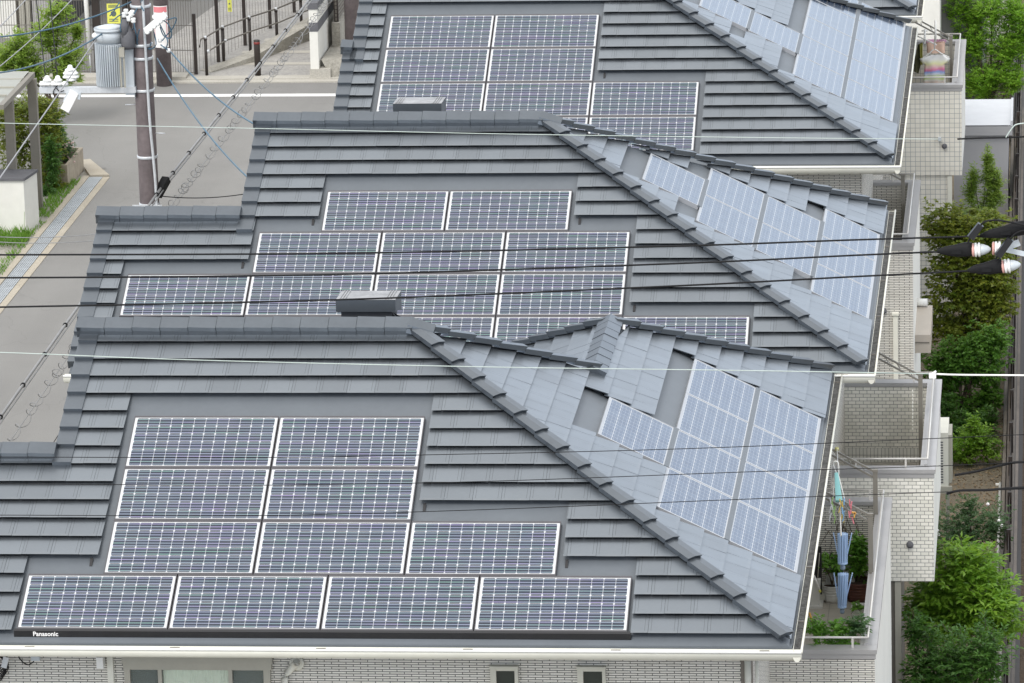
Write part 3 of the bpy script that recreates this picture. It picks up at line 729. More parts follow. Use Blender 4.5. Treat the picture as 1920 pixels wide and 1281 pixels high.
# recessed ground floor walls under the jutting balconies
wallbox(h2,(-.05,11.6,0),(.72,15.8,2.93),M['bronze'],'ground_floor_wall')
wallbox(h4,(0,35.04,0),(.95,38.8,2.82),M['brick_square'],'ground_floor_wall')
wallbox(h2,(.722,11.58,0),(.80,11.66,2.93),M['beige_metal'],'corner_post')
wallbox(h4,(.952,35.02,0),(1.03,35.12,2.82),M['cream'],'corner_post')
# laundry pole supports
def laundry_bracket(h,x,y,zt,reach,rise):
    b=MB(); b.box((x-.028,y-.02,ZF),(x+.028,y+.02,zt)); b.box((x-.033,y-.025,zt),(x+.033,y+.025,zt+.03))
    for dz in (0,-.075): b.prism([(-.012,-.012),(.012,-.012),(.012,.012),(-.012,.012)],(x-.02,y,zt+.01+dz),(x-reach,y,zt+rise+dz))
    for s in (.25,.5,.75): b.prism([(-.014,-.004),(.014,-.004),(.014,.004),(-.014,.004)],(x-.02-reach*s+.06,y,zt+rise*s-.075),(x-.02-reach*s,y,zt+rise*s+.02))
    b.build('laundry_bracket',M['post'],h)
q=atY(1632,967,7.2); laundry_bracket(B1,q.x,7.2,q.z,.62,.34)
q=atY(1641,885,9.6); laundry_bracket(B1,q.x,9.6,q.z,.66,.36)
q=atY(1715,700,14.0); laundry_bracket(B2,1.0,14.0,4.95,.6,.34)
q=atY(1696,330,26.2); laundry_bracket(B3,.45,26.2,q.z,.6,.34)
q=atY(1783,70,37); laundry_bracket(B4,q.x,37,q.z,.72,.40)
# wall vents, boxes
def vent(h,px,py,Y,r=.045,name='wall_vent'):
    q=atY(px,py,Y); b=MB(); b.lathe([(r,0),(r,.02),(r*.8,.045),(r*.3,.05)],q,14,(0,-1,0)); b.build(name,M['slate'],h)
vent(h2,1706,1021,11.56); vent(h3,1657,583,23.6); vent(h4,1771,274,35.0,.045)
b=MB(); q=atY(1762,260,35.0); b.box((q.x-.025,34.93,q.z-.03),(q.x+.025,35.0,q.z+.03)); b.build('junction_box',M['tank'],h4)
b=MB(); q=atY(1679,590,23.6); b.box((q.x-.035,23.55,0),(q.x+.035,23.6,q.z)); b.box((q.x-.05,23.53,q.z),(q.x+.05,23.6,q.z+.03)); b.build('pipe_cover',M['cream'],h3)
b=MB(); q=atX(1668,1200,.715); b.lathe([(.02,0),(.02,.03)],(.715,6.3,2.6),10,(1,0,0)); b.build('wall_fitting',M['steel'],h1)
# roof vents behind the ridges
def ridge_vent(H,x0,x1,y,z):
    h,roof=H[0],H[1]
    b=MB(); d=.52
    b.mesh([(x0,y,z),(x1,y,z),(x1,y,z+.135),(x0,y,z+.135),(x0,y+d,z-.10),(x1,y+d,z-.10),(x1,y+d,z+.11),(x0,y+d,z+.11)],[(0,1,2,3),(3,2,6,7),(1,5,6,2),(0,3,7,4),(4,7,6,5),(0,4,5,1)])
    v=b.build('roof_vent',[M['cap']],roof)
    b=MB(); b.box((x0+.05,y+.05,z-.2),(x1-.05,y+d-.05,z-.002)); b.face([(x1-.04,y+.06,z-.02),(x1+.10,y+.06,z-.1),(x1+.10,y+d,z-.3),(x1-.04,y+d,z-.22)])
    b.build('vent_base',M['dark'],roof)
    b=MB()
    b.face([(x0-.0,y+.0,z+.138),(x1,y+.0,z+.138),(x1,y+d,z+.113),(x0,y+d,z+.113)])
    for s in (.04,.07,.10):
        for xx in (x0+s,x1-s-.012): b.prism([(-.006,0),(.006,0),(.006,.008),(-.006,.008)],(xx,y+.02,z+.1385),(xx,y+d-.02,z+.115))
    b.build('vent_top',M['weathered'],roof)
a=atY(630,585,5.0); c=atY(742,585,5.0); ridge_vent(H1,a.x,c.x,5.0,a.z)
a=atY(737,211,15.9); c=atY(828,211,15.9); ridge_vent(H2,a.x,c.x,15.9,a.z-.02)
# small bits between panels: dark fixing clips hanging from tile edges
def clips(H,pts):
    for a,v in pts:
        p=H[2].p; b=MB()
        b.mesh([p(a-.015,v,-.01),p(a+.015,v,-.01),p(a+.015,v-.10,-.035),p(a-.015,v-.10,-.035),p(a-.015,v,-.04),p(a+.015,v,-.04),p(a+.015,v-.10,-.044),p(a-.015,v-.10,-.044)],[(0,1,2,3),(0,1,5,4),(1,2,6,5),(2,3,7,6),(3,0,4,7)])
        b.build('fixing_clip',M['black'],H[1])
clips(H1,[(-3.93,2.07),(-2.36,1.22),(-7.38,1.22)]); clips(H2,[(-7.13,2.90),(-3.7,2.90),(-7.94,2.05),(-2.9,1.2)]); clips(H3,[(-4.3,2.11)])

# ------------------------------------------------------------------ cables
def cable(name,label,pts,r,mat,sag=0,cat='cable',group=None,n=28):
    pts=[Vector(p) for p in pts]; out=[]
    for s in range(len(pts)-1):
        for i in range(n):
            t=i/n; q=pts[s].lerp(pts[s+1],t); q.z-=sag*4*t*(1-t); out.append(q)
    out.append(pts[-1]); b=MB(); b.tube(out,r,6); o=b.build(name,M[mat] if isinstance(mat,str) else mat); return tag(o,label,cat,group)
def imgcable(name,label,ipts,Y,r,mat,sag=0,group=None,ext=True):
    """cable hanging in the vertical plane y=Y; stretched past the frame"""
    p=[atY(x,y,Y) for x,y in ipts]
    if ext: p=[p[0]+(p[0]-p[1]).normalized()*9]+p
    return cable(name,label,p,r,mat,sag,group=group)
WY=-4.0; gp='power lines across the roofs'
def eta(pts,Y): return [atY(x,y,Y) for x,y in pts]
WIRES=[('thick black power line, uppermost of three, ending at cover on right',[(-300,479),(0,478),(640,475),(1250,462),(1600,450),(1840,443)],.0088,'cable'),
('thick black power line, middle of three, ending in a pointed cover',[(-300,520),(0,521),(620,515),(1250,495),(1600,479),(1765,472)],.0088,'cable'),
('thick black power line, lowest of three, ending in a pointed cover',[(-300,580),(0,576),(640,562),(1250,537),(1600,519),(1820,508)],.0088,'cable'),
('pale twisted wire crossing the ridge of the middle house',[(-300,223),(0,231),(480,241),(980,252),(1500,259),(1760,261)],.0036,'pale_cable'),
('pale bright wire crossing below the ridge of the nearest house',[(-300,655),(0,661),(360,675),(900,688),(1400,695),(1744,701)],.0046,'pale_cable'),
('thin dark wire, uppermost of three over the lower panels',[(-300,856),(0,857),(470,858),(800,853),(1300,841),(1920,815),(2200,803)],.0038,'cable'),
('thin dark wire, middle of three over the lower panels',[(-300,908),(0,907),(470,910),(900,903),(1400,885),(1700,876),(1920,867),(2200,856)],.0038,'cable'),
('thin dark wire, lowest of three over the lower panels',[(-300,966),(0,966),(470,967),(900,956),(1400,936),(1920,917),(2200,904)],.0038,'cable')]
def smooth(ps):
    ps=[Vector(p) for p in ps]; out=[]
    for i in range(len(ps)-1):
        p0,p1,p2,p3=ps[max(i-1,0)],ps[i],ps[i+1],ps[min(i+2,len(ps)-1)]
        for k in range(8):
            t=k/8; out.append(.5*((2*p1)+(p2-p0)*t+(2*p0-5*p1+4*p2-p3)*t*t+(3*p1-p0-3*p2+p3)*t**3))
    out.append(ps[-1]); return out
for lab,ip,r,mt in WIRES:
    b=MB(); b.tube(smooth(eta(ip,WY)),r,6); tag(b.build('overhead_wire',M[mt]),lab,'wire',gp)
# tie-wrapped thicker ends at right
for lab,ip,r,mt in (('thicker white wrapped wire end by the right fence',[(1744,701),(1800,703),(1920,704),(2100,706)],.0085,'white'),('black and white wrapped cable over the gravel',[(1790,891),(1830,884),(1880,872),(1920,866),(2100,858)],.012,'cable'),('lower wrapped cable over the shrubs at right',[(1775,926),(1800,920),(1850,919),(1890,916),(1930,914),(2100,908)],.012,'cable'),('wrapped dark cable in front of the grey shed',[(1795,261),(1838,259),(1885,258),(1930,256)],.008,'cable')):
    b=MB(); b.tube(smooth(eta(ip,WY+.02)),r,8)
    o=b.build('wrapped_cable',M[mt]); tag(o,lab,'cable','wrapped cable ends')
b=MB(); b.tube(smooth(eta([(1886,258),(1896,243),(1905,234),(1925,231),(1960,230)],WY)),.006,6); tag(b.build('looped_wire',M['pale_cable']),'pale wire looping up at the right edge of the shed','wire')
cl=empty('wire_clamp',atY(1748,700,WY),'white plastic clamp on the pale wire beside the balcony corner','clamp')
b=MB(); q=atY(1748,703,WY); b.box((q.x-.03,WY-.02,q.z-.03),(q.x+.035,WY+.02,q.z+.012)); b.build('body',M['white'],cl)
b=MB(); b.prism([(-.01,-.008),(.01,-.008),(.01,.008),(-.01,.008)],q+Vector((0,0,.01)),q+Vector((.035,0,.035))); b.build('lever',M['white'],cl)

# strain insulators with black covers
def insulator(label,tip,end,ring,clamp):
    Y=WY; t=atY(*tip,Y); e=atY(*end,Y); d=(e-t).normalized(); L=(e-t).length
    o=empty('strain_insulator',e,label,'insulator','strain insulators at the right edge')
    b=MB(); up=Vector((0,0,1)); sd=d.cross(up).normalized(); u=sd.cross(d)
    secs=[]
    N=9
    for i in range(N):
        s=i/(N-1); hh=.015+.055*math.sin(min(1,s*1.15)*math.pi*.55)+.006*math.sin(s*9); hb=.012+.045*math.sin(min(1,s*1.2)*math.pi*.6); ww=.014+.03*s
        c=t+d*(L*s)
        secs.append([c+sd*ww+u*hh*.55,c+sd*ww*.3+u*hh,c-sd*ww*.3+u*hh,c-sd*ww+u*hh*.55,c-sd*ww-u*hb*.6,c-sd*ww*.4-u*hb,c+sd*ww*.4-u*hb,c+sd*ww-u*hb*.6])
    vs=[q for r in secs for q in r]; fs=[(i*8+k,i*8+(k+1)%8,(i+1)*8+(k+1)%8,(i+1)*8+k) for i in range(N-1) for k in range(8)]
    b.mesh(vs,fs,True); b.mesh(secs[0],[tuple(range(8))]); b.mesh(secs[-1],[tuple(range(8))])
    b.box(*[tuple(t+d*L*.55+Vector((-.045,-.050,-.02))),tuple(t+d*L*.55+Vector((.045,-.044,.012)))])
    b.build('black_cover',M['cable'],o)
    pr=[(.034,0),(.060,.002),(.060,.014)]; b=MB(); b.lathe([(.052,-.004),(.062,.003),(.062,.016),(.05,.018)],e,18,d); b.build('pink_band',M['pink'],o)
    b=MB(); b.lathe([(.045,.0181),(.064,.024),(.066,.04),(.05,.045),(.052,.052),(.066,.056),(.066,.07),(.05,.076)],e,18,d); b.build('porcelain',M['porcelain'],o)
    b=MB(); b.lathe([(.048,.0761),(.052,.085),(.046,.11),(.034,.14),(.024,.155),(.010,.17)],e,18,d); b.lathe([(.013,-.02),(.013,.02)],e+d*.15,10,(0,1,0)); b.build('end_cap',M['tank'],o)
    return o
insulator('white porcelain insulator with black cover, left one of the middle power line',(1757,472),(1823,469),0,0)
insulator('white porcelain insulator with black cover on the lowest power line',(1814,508),(1879,500),0,0)
insulator('black covered insulator at the end of the uppermost power line',(1838,443),(1925,428),0,0)
o=empty('strain_insulator',atY(1860,466,WY),'second porcelain insulator behind the slanting black sleeve','insulator','strain insulators at the right edge')
b=MB(); e=atY(1861,466,WY+.05); b.lathe([(.052,-.004),(.062,.003),(.062,.016),(.05,.018)],e,18,(1,0,0)); b.build('pink_band',M['pink'],o)
b=MB(); b.lathe([(.045,.0181),(.064,.024),(.066,.04),(.05,.045),(.052,.052),(.066,.056),(.066,.07),(.05,.076)],e,18,(1,0,0)); b.build('porcelain',M['porcelain'],o)
b=MB(); q0,q1=atY(1886,466,WY+.05),atY(1912,456,WY+.05); b.prism([(-.02,-.02),(.02,-.02),(.01,.035),(-.01,.035)],q0,q1); b.prism([(-.02,-.03),(.02,-.03),(.01,.01),(-.01,.01)],q0,atY(1925,475,WY+.05)); b.build('end_cap',M['tank'],o)
def sleeve(label,p0,p1,lead0,lead1):
    o=empty('cable_sleeve',atY(*p0,WY-.08),label,'cable sleeve','black sleeves on the jumper cables')
    b=MB(); a,c=atY(*p0,WY-.08),atY(*p1,WY-.08); d=(c-a)
    b.prism([(-.03,-.035),(.03,-.035),(.038,0),(.03,.035),(-.03,.035),(-.038,0)],a,c,Vector((0,1,0)),scale1=.9); b.build('sleeve',M['black'],o)
    b=MB(); b.tube(smooth([atY(x,y,WY-.08) for x,y in lead0]),.009,6); b.tube(smooth([atY(x,y,WY-.08) for x,y in lead1]),.009,6); b.build('jumper',M['cable'],o)
sleeve('slanting black sleeve on the upper power line at right',(1820,446),(1839,421),[(1838,424),(1846,416),(1866,413),(1890,416),(1920,422),(1960,430)],[(1821,444),(1817,450),(1814,457)])
sleeve('longer slanting black sleeve between the two lower insulators',(1871,480),(1895,448),[(1894,450),(1902,440),(1914,434),(1930,432),(1960,434)],[(1872,479),(1868,484),(1866,489)])

# street-side cables beside the poles, running along the street
PX,PY=-11.13,26.0
# telecom bundle parallel to the street
b=MB(); zc=atY(300,352,PY).z; xc=atY(300,352,PY).x
A0=(xc+.02,PY,zc); pts=[(xc+.25,-40,zc+.05),(xc+.18,-10,zc-.12),(xc+.1,10,zc-.12),A0]; b.tube(smooth(pts),.020,8)
pts2=[A0,(xc-.03,45,zc-.22),(xc-.03,70,zc),(xc,95,zc+.2)]; b.tube(smooth(pts2),.020,8); b.tube([Vector(q)+Vector((.035,0,-.03)) for q in smooth(pts)],.012,6); b.tube([Vector(q)+Vector((.035,0,-.03)) for q in smooth(pts2)],.012,6)
tb=b.build('telephone_cable',M['grey_cable']); tag(tb,'thick grey tied cable bundle running along the street past the pole','cable')
b=MB(); y=-38
allp=smooth(pts)+smooth(pts2)[1:]
def interp(y):
    for q,r in zip(allp,allp[1:]):
        if q.y<=y<=r.y: return q.lerp(r,(y-q.y)/(r.y-q.y))
    return allp[-1]
while y<92:
    q=interp(y); b=MB(); b.lathe([(.034,-.018),(.034,.018)],q,8,(0,1,0)); y+=1.55
    b.build('cable_tie',M['cable'],tb)
# spiral hanger with its thin strand
dx,dz=.16,-.26
b=MB(); hp=[]; n=0; y=-30.0
while y<92:
    q=interp(y); hp.append(q+Vector((dx,0,dz))+Vector((.062*math.cos(n*.72)*(1+.25*math.sin(n*.37)),0,.062*math.sin(n*.72)*(1+.25*math.sin(n*.23))))); y+=.048+.022*math.sin(n*.19)+.015*math.sin(n*.057); n+=1
b.tube(hp,.0056,4)
b.tube([q+Vector((dx,0,dz)) for q in allp],.006,5)
so=b.build('spiral_hanger',M['grey_cable']); tag(so,'coiled wire hanger looping along a thin strand beside the street','coiled wire')
cable('service_drop','thin black wire running low along the street at left',[(xc+.75,-30,zc-.45),(xc+.55,12,zc-.8),(xc+.5,PY-2,zc-.6)],.006,'cable')
cable('drop_wire','thin dark wire from the pole base clamp to the middle roof',[atY(303,368,PY),atY(470,362,PY-2)],.008,'cable',.05)
# grey-blue service wires
def between(name,label,a,b_,r,mat,sag): return cable(name,label,[a,b_],r,mat,sag,cat='wire',group='service wires around the pole')
between('service_wire','blue service wire from pole down to middle roof edge',atY(295,110,PY),atY(470,338,18),.013,'blue_cable',.15)
between('service_wire','blue service wire from the pole sloping right to the farther roof',atY(318,95,PY),atY(490,240,20.5),.013,'blue_cable',.12)
between('service_wire','blue wire at far left above the bushes, upper one',atY(250,2,PY),atY(-40,72,22),.012,'blue_cable',.12)
between('service_wire','blue wire at far left crossing the carport roof, lower one',atY(200,58,PY),atY(-40,140,20),.012,'blue_cable',.15)
between('guy_wire','bare steel wire from transformer to lower left wall top',atY(183,70,PY),atY(-60,420,16),.011,'grey_wire',.0)
between('guy_wire','thin steel wire crossing the top left corner building',atY(52,-4,40),atY(-30,82,36),.010,'grey_wire',0)
between('guy_wire','thin grey wire across the bushes at top left',atY(140,-6,34),atY(-20,140,26),.008,'grey_wire',.05)
between('drop_line','thin black drop line left of two, ending at crossarm',atY(67,-8,PY+3),atY(86,150,PY),.008,'cable',0)
between('drop_line','thin black drop line right of two, ending at crossarm',atY(93,-8,PY+3),atY(108,148,PY),.008,'cable',0)
cable('street_wire','faint wire crossing the street low at left, upper of two',[atY(-60,440,20),atY(190,438,16)],.006,'grey_cable',.05,cat='wire')
cable('street_wire','faint wire crossing the street low at left, lower of two',[atY(-60,449,20),atY(190,450,16)],.006,'grey_cable',.05,cat='wire')

# ------------------------------------------------------------------ utility poles
def pole(label,x,y,h,r0,r1,extra=None):
    o=empty('utility_pole',(x,y,0),label,'utility pole','brown utility poles')
    b=MB(); b.tube([(x,y,0),(x,y,h*.5),(x,y,h)],r0,20,True,True,r1); b.build('shaft',M['pole'],o)
    return o
q=atY(281,390,PY); PXX=q.x
p1=pole('tall brown utility pole carrying the grey transformer beside the middle house',PXX,PY,13.5,.165,.125)
def zpx(y,Y=PY,x=283): return atY(x,y,Y).z
for yy in (10,83,108,168,293,382):
    b=MB(); b.lathe([(.158,-.022),(.162,-.02),(.162,.02),(.158,.022)],(PXX,PY,zpx(yy)),20); b.build('band',M['steel'],p1)
b=MB()
for yy,s in ((195,-1),(249,1)): b.tube([(PXX+s*.13,PY-.03,zpx(yy)),(PXX+s*.30,PY-.05,zpx(yy))],.009,6)
b.build('step_bolt',M['steel'],p1)
b=MB(); pts=[(PXX+.06,PY-.155,zpx(-60)),(PXX+.075,PY-.155,zpx(90)),(PXX+.09,PY-.158,zpx(220)),(PXX+.12,PY-.15,zpx(300)),(PXX+.135,PY-.14,zpx(395)),(PXX+.14,PY-.14,1)]; b.tube(smooth(pts),.022,8); b.build('conduit',M['steel'],p1)
b=MB(); b.box((PXX-.24,PY-.18,zpx(386)),(PXX+.22,PY-.155,zpx(380))); b.box((PXX-.30,PY-.2,zpx(397)),(PXX-.2,PY-.12,zpx(390))); b.build('clamp_bracket',M['steel'],p1)
b=MB(); q=atY(301,357,PY-.1); b.prism([(-.05,-.06),(.05,-.06),(.06,.06),(-.06,.06)],q+Vector((-.05,0,-.08)),q+Vector((.06,.25,.12))); b.build('splice_closure',M['cable'],p1)
# crossarm
xa=atY(78,163,PY).x; zca=atY(78,165,PY).z
b=MB(); b.box((xa,PY-.2,zca-.045),(PXX-.1,PY-.11,zca+.045)); b.build('crossarm',M['steel'],p1)
def pin_ins(px,py,h,par):
    q=atY(px,py,PY-.15); b=MB(); b.lathe([(.03,0),(.075,.01),(.08,.03),(.05,.05),(.045,.06),(.07,.07),(.065,.09),(.04,.11),(.035,.14),(.02,.15)],q,14); b.build('insulator',M['porcelain'],par)
for px,py in ((89,160),(109,160),(127,147),(139,147),(134,152)): pin_ins(px,py,.1,p1)
pin_ins(132,140,.1,p1)
b=MB()
for px,py in ((80,160),(100,160),(112,160),(122,160)):
    q=atY(px,py,PY-.15); b.lathe([(.05,0),(.055,.03),(.03,.06)],q,12)
b.build('arm_fitting',M['porcelain'],p1)
# cutout switch hanging below the arm
cs=empty('cutout_switch',atY(130,180,PY-.2),'pale grey fused cutout switch hanging under the crossarm','switch')
b=MB(); a,c=atY(140,172,PY-.2),atY(122,206,PY-.2); b.prism([(-.07,-.055),(.07,-.055),(.075,0),(.07,.055),(-.07,.055)],a,c,Vector((0,1,0))); b.build('body',M['porcelain'],cs)
b=MB(); a,c=atY(128,172,PY-.2),atY(120,190,PY-.2); b.prism([(-.012,-.04),(.012,-.04),(.012,.04),(-.012,.04)],a,c,Vector((0,1,0))); a,c=atY(150,173,PY-.2),atY(148,186,PY-.2); b.prism([(-.02,-.03),(.02,-.03),(.02,.03),(-.02,.03)],a,c,Vector((0,1,0))); b.build('lug',M['tank'],cs)
b=MB(); b.tube(smooth([atY(x,y,PY-.22) for x,y in ((108,160),(100,172),(104,182),(118,184))]),.008,5); b.tube(smooth([atY(x,y,PY-.22) for x,y in ((106,165),(112,172),(120,170))]),.008,5); b.build('lead',M['cable'],cs)
# transformer
cx=(atY(186,110,PY).x+atY(232,110,PY).x)/2; rt=.235; ty=PY-.05
tr=empty('transformer',(cx,ty,zpx(165,PY,210)),'grey finned pole transformer standing on the crossarm','transformer')
zb_,zl_,zt_=atY(210,163,ty-.2).z,atY(210,82,ty-.2).z,atY(210,60,ty-.2).z
b=MB(); b.lathe([(rt*.86,0),(rt*.86,zl_-zb_)],(cx,ty,zb_),28); b.lathe([(rt*.95,zl_-zb_+.001),(rt*.95,zt_-zb_)],(cx,ty,zb_),28); b.build('tank',M['tank'],tr)
b=MB(); b.lathe([(rt*1.02,-.012),(rt*1.02,.03)],(cx,ty,zt_),32); b.lathe([(rt*1.012,.031),(rt*.55,.06),(.02,.07)],(cx,ty,zt_),32); b.build('lid',M['tank'],tr)
b=MB()
for k in range(22):
    a=math.pi*(1.0+k/21.0)+.02; dx_,dy_=math.cos(a),math.sin(a)
    q0=Vector((cx+dx_*rt*.84,ty+dy_*rt*.84,zb_)); q1=Vector((cx+dx_*rt*1.02,ty+dy_*rt*1.02,zb_)); t_=Vector((-dy_,dx_,0))*.006
    up_=Vector((0,0,zl_-zb_-.02))
    b.mesh([q0+t_,q1+t_,q1-t_,q0-t_,q0+t_+up_,q1+t_+up_,q1-t_+up_,q0-t_+up_],[(0,1,2,3),(4,5,6,7),(0,1,5,4),(1,2,6,5),(2,3,7,6)])
b.build('cooling_fin',M['tank'],tr)
b=MB(); b.lathe([(.03,0),(.05,.02),(.05,.06),(.03,.08),(.05,.1),(.05,.13),(.02,.16)],atY(192,69,ty-.1),14,(-1,0,.15)); b.build('bushing',M['porcelain'],tr)
b=MB(); q=atY(240,72,ty-.15); b.lathe([(.09,-.16),(.11,-.1),(.11,.06),(.07,.12),(.03,.2)],q,14); b.lathe([(.05,-.08),(.06,.1),(.03,.2)],atY(234,60,ty-.2),10); b.build('terminal_cover',M['slate'],tr)
b=MB(); q=atY(246,110,ty); b.box((q.x-.09,ty-.12,zb_-.15),(q.x+.05,ty-.06,zl_+.02)); b.box((q.x+.05,ty-.14,zb_-.2),(PXX-.12,ty+.02,zl_+.02)); b.build('mounting_plate',M['tank'],tr)
b=MB(); q=atY(229,100,ty-.24); b.box((q.x-.04,ty-.30,q.z-.05),(q.x+.04,ty-.22,q.z+.09)); 
for d_ in (-.028,.028): b.box((q.x+d_-.012,ty-.28,zb_),(q.x+d_+.012,ty-.25,q.z-.05))
b.build('drain_fitting',M['beige_metal'],tr)
# low voltage rack and tangle right of the pole
rk=empty('insulator_rack',atY(295,70,PY-.2),'white rack of low voltage insulators slanting across the pole top','insulator rack')
b=MB(); a,c=atY(273,58,PY-.25),atY(310,27,PY-.25); b.prism([(-.05,-.03),(.05,-.03),(.05,.03),(-.05,.03)],a,c,Vector((0,1,0)))
for i in range(6): q=a.lerp(c,(i+.5)/6); b.lathe([(.03,0),(.045,.02),(.03,.05),(.045,.07),(.03,.09)],q+Vector((.02,-.06,-.01)),10,(0,-1,0))
b.build('rack',M['porcelain'],rk)
b=MB()
for px,py in ((236,22),(245,27),(241,35),(248,24),(250,38),(233,28)): b.lathe([(.03,-.04),(.04,-.02),(.03,0),(.04,.02),(.03,.04)],atY(px,py,PY-.22),10)
for px,py in ((306,88),(316,95),(300,76),(289,32)): b.lathe([(.025,-.03),(.035,0),(.025,.03)],atY(px,py,PY-.2),8)
b.build('small_insulator',M['porcelain'],rk)
tg=MB(); rnd=random.Random(3)
loops=[[(236,22),(228,40),(226,58),(240,62),(252,50),(246,30)],[(250,38),(254,60),(262,82),(280,92),(292,84),(288,60)],[(262,55),(256,78),(264,92),(276,94),(284,80)],[(300,34),(314,45),(322,60),(318,72),(306,66),(300,50)],[(312,38),(330,34),(324,52),(312,66),(304,76)],[(296,40),(306,60),(314,78),(310,92)],[(270,20),(262,5),(280,-6)],[(252,26),(262,8),(270,-5)],[(210,40),(222,30),(236,22)],[(206,30),(216,18),(224,4)],[(302,84),(312,92),(318,96)]]
for L in loops: tg.tube(smooth([atY(x+rnd.uniform(-1,1),y,PY-.2+rnd.uniform(-.1,.15)) for x,y in L]),.010,5)
tg.build('wire_tangle',M['blue_cable'],rk)
# second and third poles
p2=pole('second brown pole with a white and red notice behind the first pole',-16.3,56.6,12,.17,.13)
q0,q1=atY(300,12,56.4),atY(326,90,56.4)
b=MB(); n=10; rr=.175; xs=[]
zt2_,zb2_=q0.z,q1.z
def arc(b,z0,z1,a0,a1,rr):
    n=10
    for i in range(n):
        s=a0+(a1-a0)*i/n; t=a0+(a1-a0)*(i+1)/n
        b.mesh([(-16.3+rr*math.sin(s),56.6-rr*math.cos(s),z0),(-16.3+rr*math.sin(t),56.6-rr*math.cos(t),z0),(-16.3+rr*math.sin(t),56.6-rr*math.cos(t),z1),(-16.3+rr*math.sin(s),56.6-rr*math.cos(s),z1)],[(0,1,2,3)])
arc(b,zb2_,zt2_,-.95,.95,.185); nt_=b.build('notice',M['signwhite'],p2)
b=MB(); arc(b,zt2_-.14,zt2_-.02,-.85,.85,.188); arc(b,zb2_+.06,zt2_-.2,.72,.80,.188); arc(b,zb2_+.06,zt2_-.2,-.80,-.74,.188); b.build('notice_print',M['signpink'],p2)
q=atZ(660,100,0); p3=pole('third brown pole half hidden behind the roof of the third house',atY(661,60,58).x,58.0,12,.17,.14)

# ------------------------------------------------------------------ things across the street
gpil=empty('gate_pillar',(-13.05,57.1,0),'cream gate wall with dark band and dark cap beside the paved path','gate wall')
X0,X1,Y0,Y1=-13.17,-12.99,57.07,59.6; ZT=1.55
b=MB(); b.box((X0,Y0,.24),(X1,Y1,ZT)); b.build('wall',M['wallwhite'],gpil)
b=MB(); b.box((X0-.006,Y0-.006,1.06),(X1+.006,Y1,1.26)); b.build('dark_band',M['slate'],gpil)
b=MB(); b.box((X0-.02,Y0-.02,ZT),(X1+.02,Y1,ZT+.14)); b.build('cap',M['slate'],gpil)
b=MB(); b.box((X0-.02,Y0-.03,0),(X1+.25,Y0+.6,.24)); b.build('base',M['concrete'],gpil)
rw=empty('retaining_wall',(-12.5,58,0),'low mossy concrete retaining wall topped by blocks behind the gate wall','retaining wall')
b=MB(); b.mesh([(-12.72,57.1,0),(-12.3,57.25,0),(-12.3,63,0),(-12.72,63,0),(-12.95,57.2,.42),(-12.5,57.3,.42),(-12.5,63,.42),(-12.95,63,.42)],[(0,1,2,3),(4,5,6,7),(0,1,5,4),(1,2,6,5),(2,3,7,6),(3,0,4,7)]); b.build('base',M['concrete_old'],rw)
b=MB(); b.box((-12.9,58.6,.42),(-12.72,70,.95)); b.build('block_course',M['concrete_old'],rw)
sf=empty('slat_fence',(-12.8,60,.95),'dark horizontal slat fence standing on the block wall behind the gate','fence')
b=MB()
for k in range(16): b.box((-12.83,58.7,.98+k*.085),(-12.79,70,1.045+k*.085))
b.build('slat_panel',M['bronze'],sf)
b=MB()
for y in (58.72,61.5,64.5): b.box((-12.86,y,.95),(-12.76,y+.05,2.4))
b.build('post',M['fence_dark'],sf)
bo=empty('bollard',(-14.37,57.35,0),'dark brown bollard with red reflector band at the path entrance','bollard')
b=MB(); b.lathe([(.068,0),(.068,.80),(.06,.815),(.0,.82)],(-14.37,57.35,.02),16); b.build('body',M['fence_dark'],bo)
b=MB(); b.lathe([(.0695,.0),(.0695,.05)],(-14.37,57.35,.74),16); b.build('reflector',plain('reflector_red',(.20,.025,.02),.4),bo)
# handrail along the path
hr=empty('path_handrail',(-15.3,60,0),'black double handrail on short posts rising along the path','handrail')
PB=[atZ(x,y,0) for x,y in ((388,143),(420,123),(470,104),(520,88),(566,68),(612,50))]
for q in PB:
    b=MB(); b.tube([(q.x,q.y,0),(q.x,q.y,.80)],.034,8); b.lathe([(.04,0),(.04,.03),(.02,.05)],(q.x,q.y,.80),8); b.build('post',M['fence_dark'],hr)
b=MB(); top=[(q.x,q.y,.86) for q in PB]; b.tube([(top[0][0]-.12,top[0][1]-.1,.66)]+[(top[0][0]-.08,top[0][1]-.1,.84)]+top,.02,8); mid=[(q.x+.06,q.y-.03,.56) for q in PB]; b.tube(mid,.017,8); b.build('rail',M['bronze'],hr)
b=MB()
for q in top[:4]: b.lathe([(.03,-.03),(.035,0),(.03,.03)],q,8)
b.lathe([(.03,-.03),(.03,.03)],mid[0],8); b.lathe([(.03,-.03),(.03,.03)],mid[1],8); b.build('joint',M['steel'],hr)
pw=empty('path_wall',(-15.2,61,0),'stained low concrete wall wedge between handrail and mesh fence','low wall')
b=MB(); a=[atZ(x,y,0) for x,y in ((395,138),(480,118),(600,70),(640,40))]; zs_=[.03,.16,.42,.5]
vs=[];
for q,z in zip(a,zs_): vs+=[(q.x,q.y,0),(q.x,q.y,z),(q.x-.28,q.y+.25,z),(q.x-.28,q.y+.25,0)]
fs=[]
for i in range(3):
    for k in range(4): fs.append((i*4+k,i*4+(k+1)%4,(i+1)*4+(k+1)%4,(i+1)*4+k))
fs+= [(0,1,2,3),(12,13,14,15)]
b.mesh(vs,fs); b.build('concrete_body',M['concrete_old'],pw)
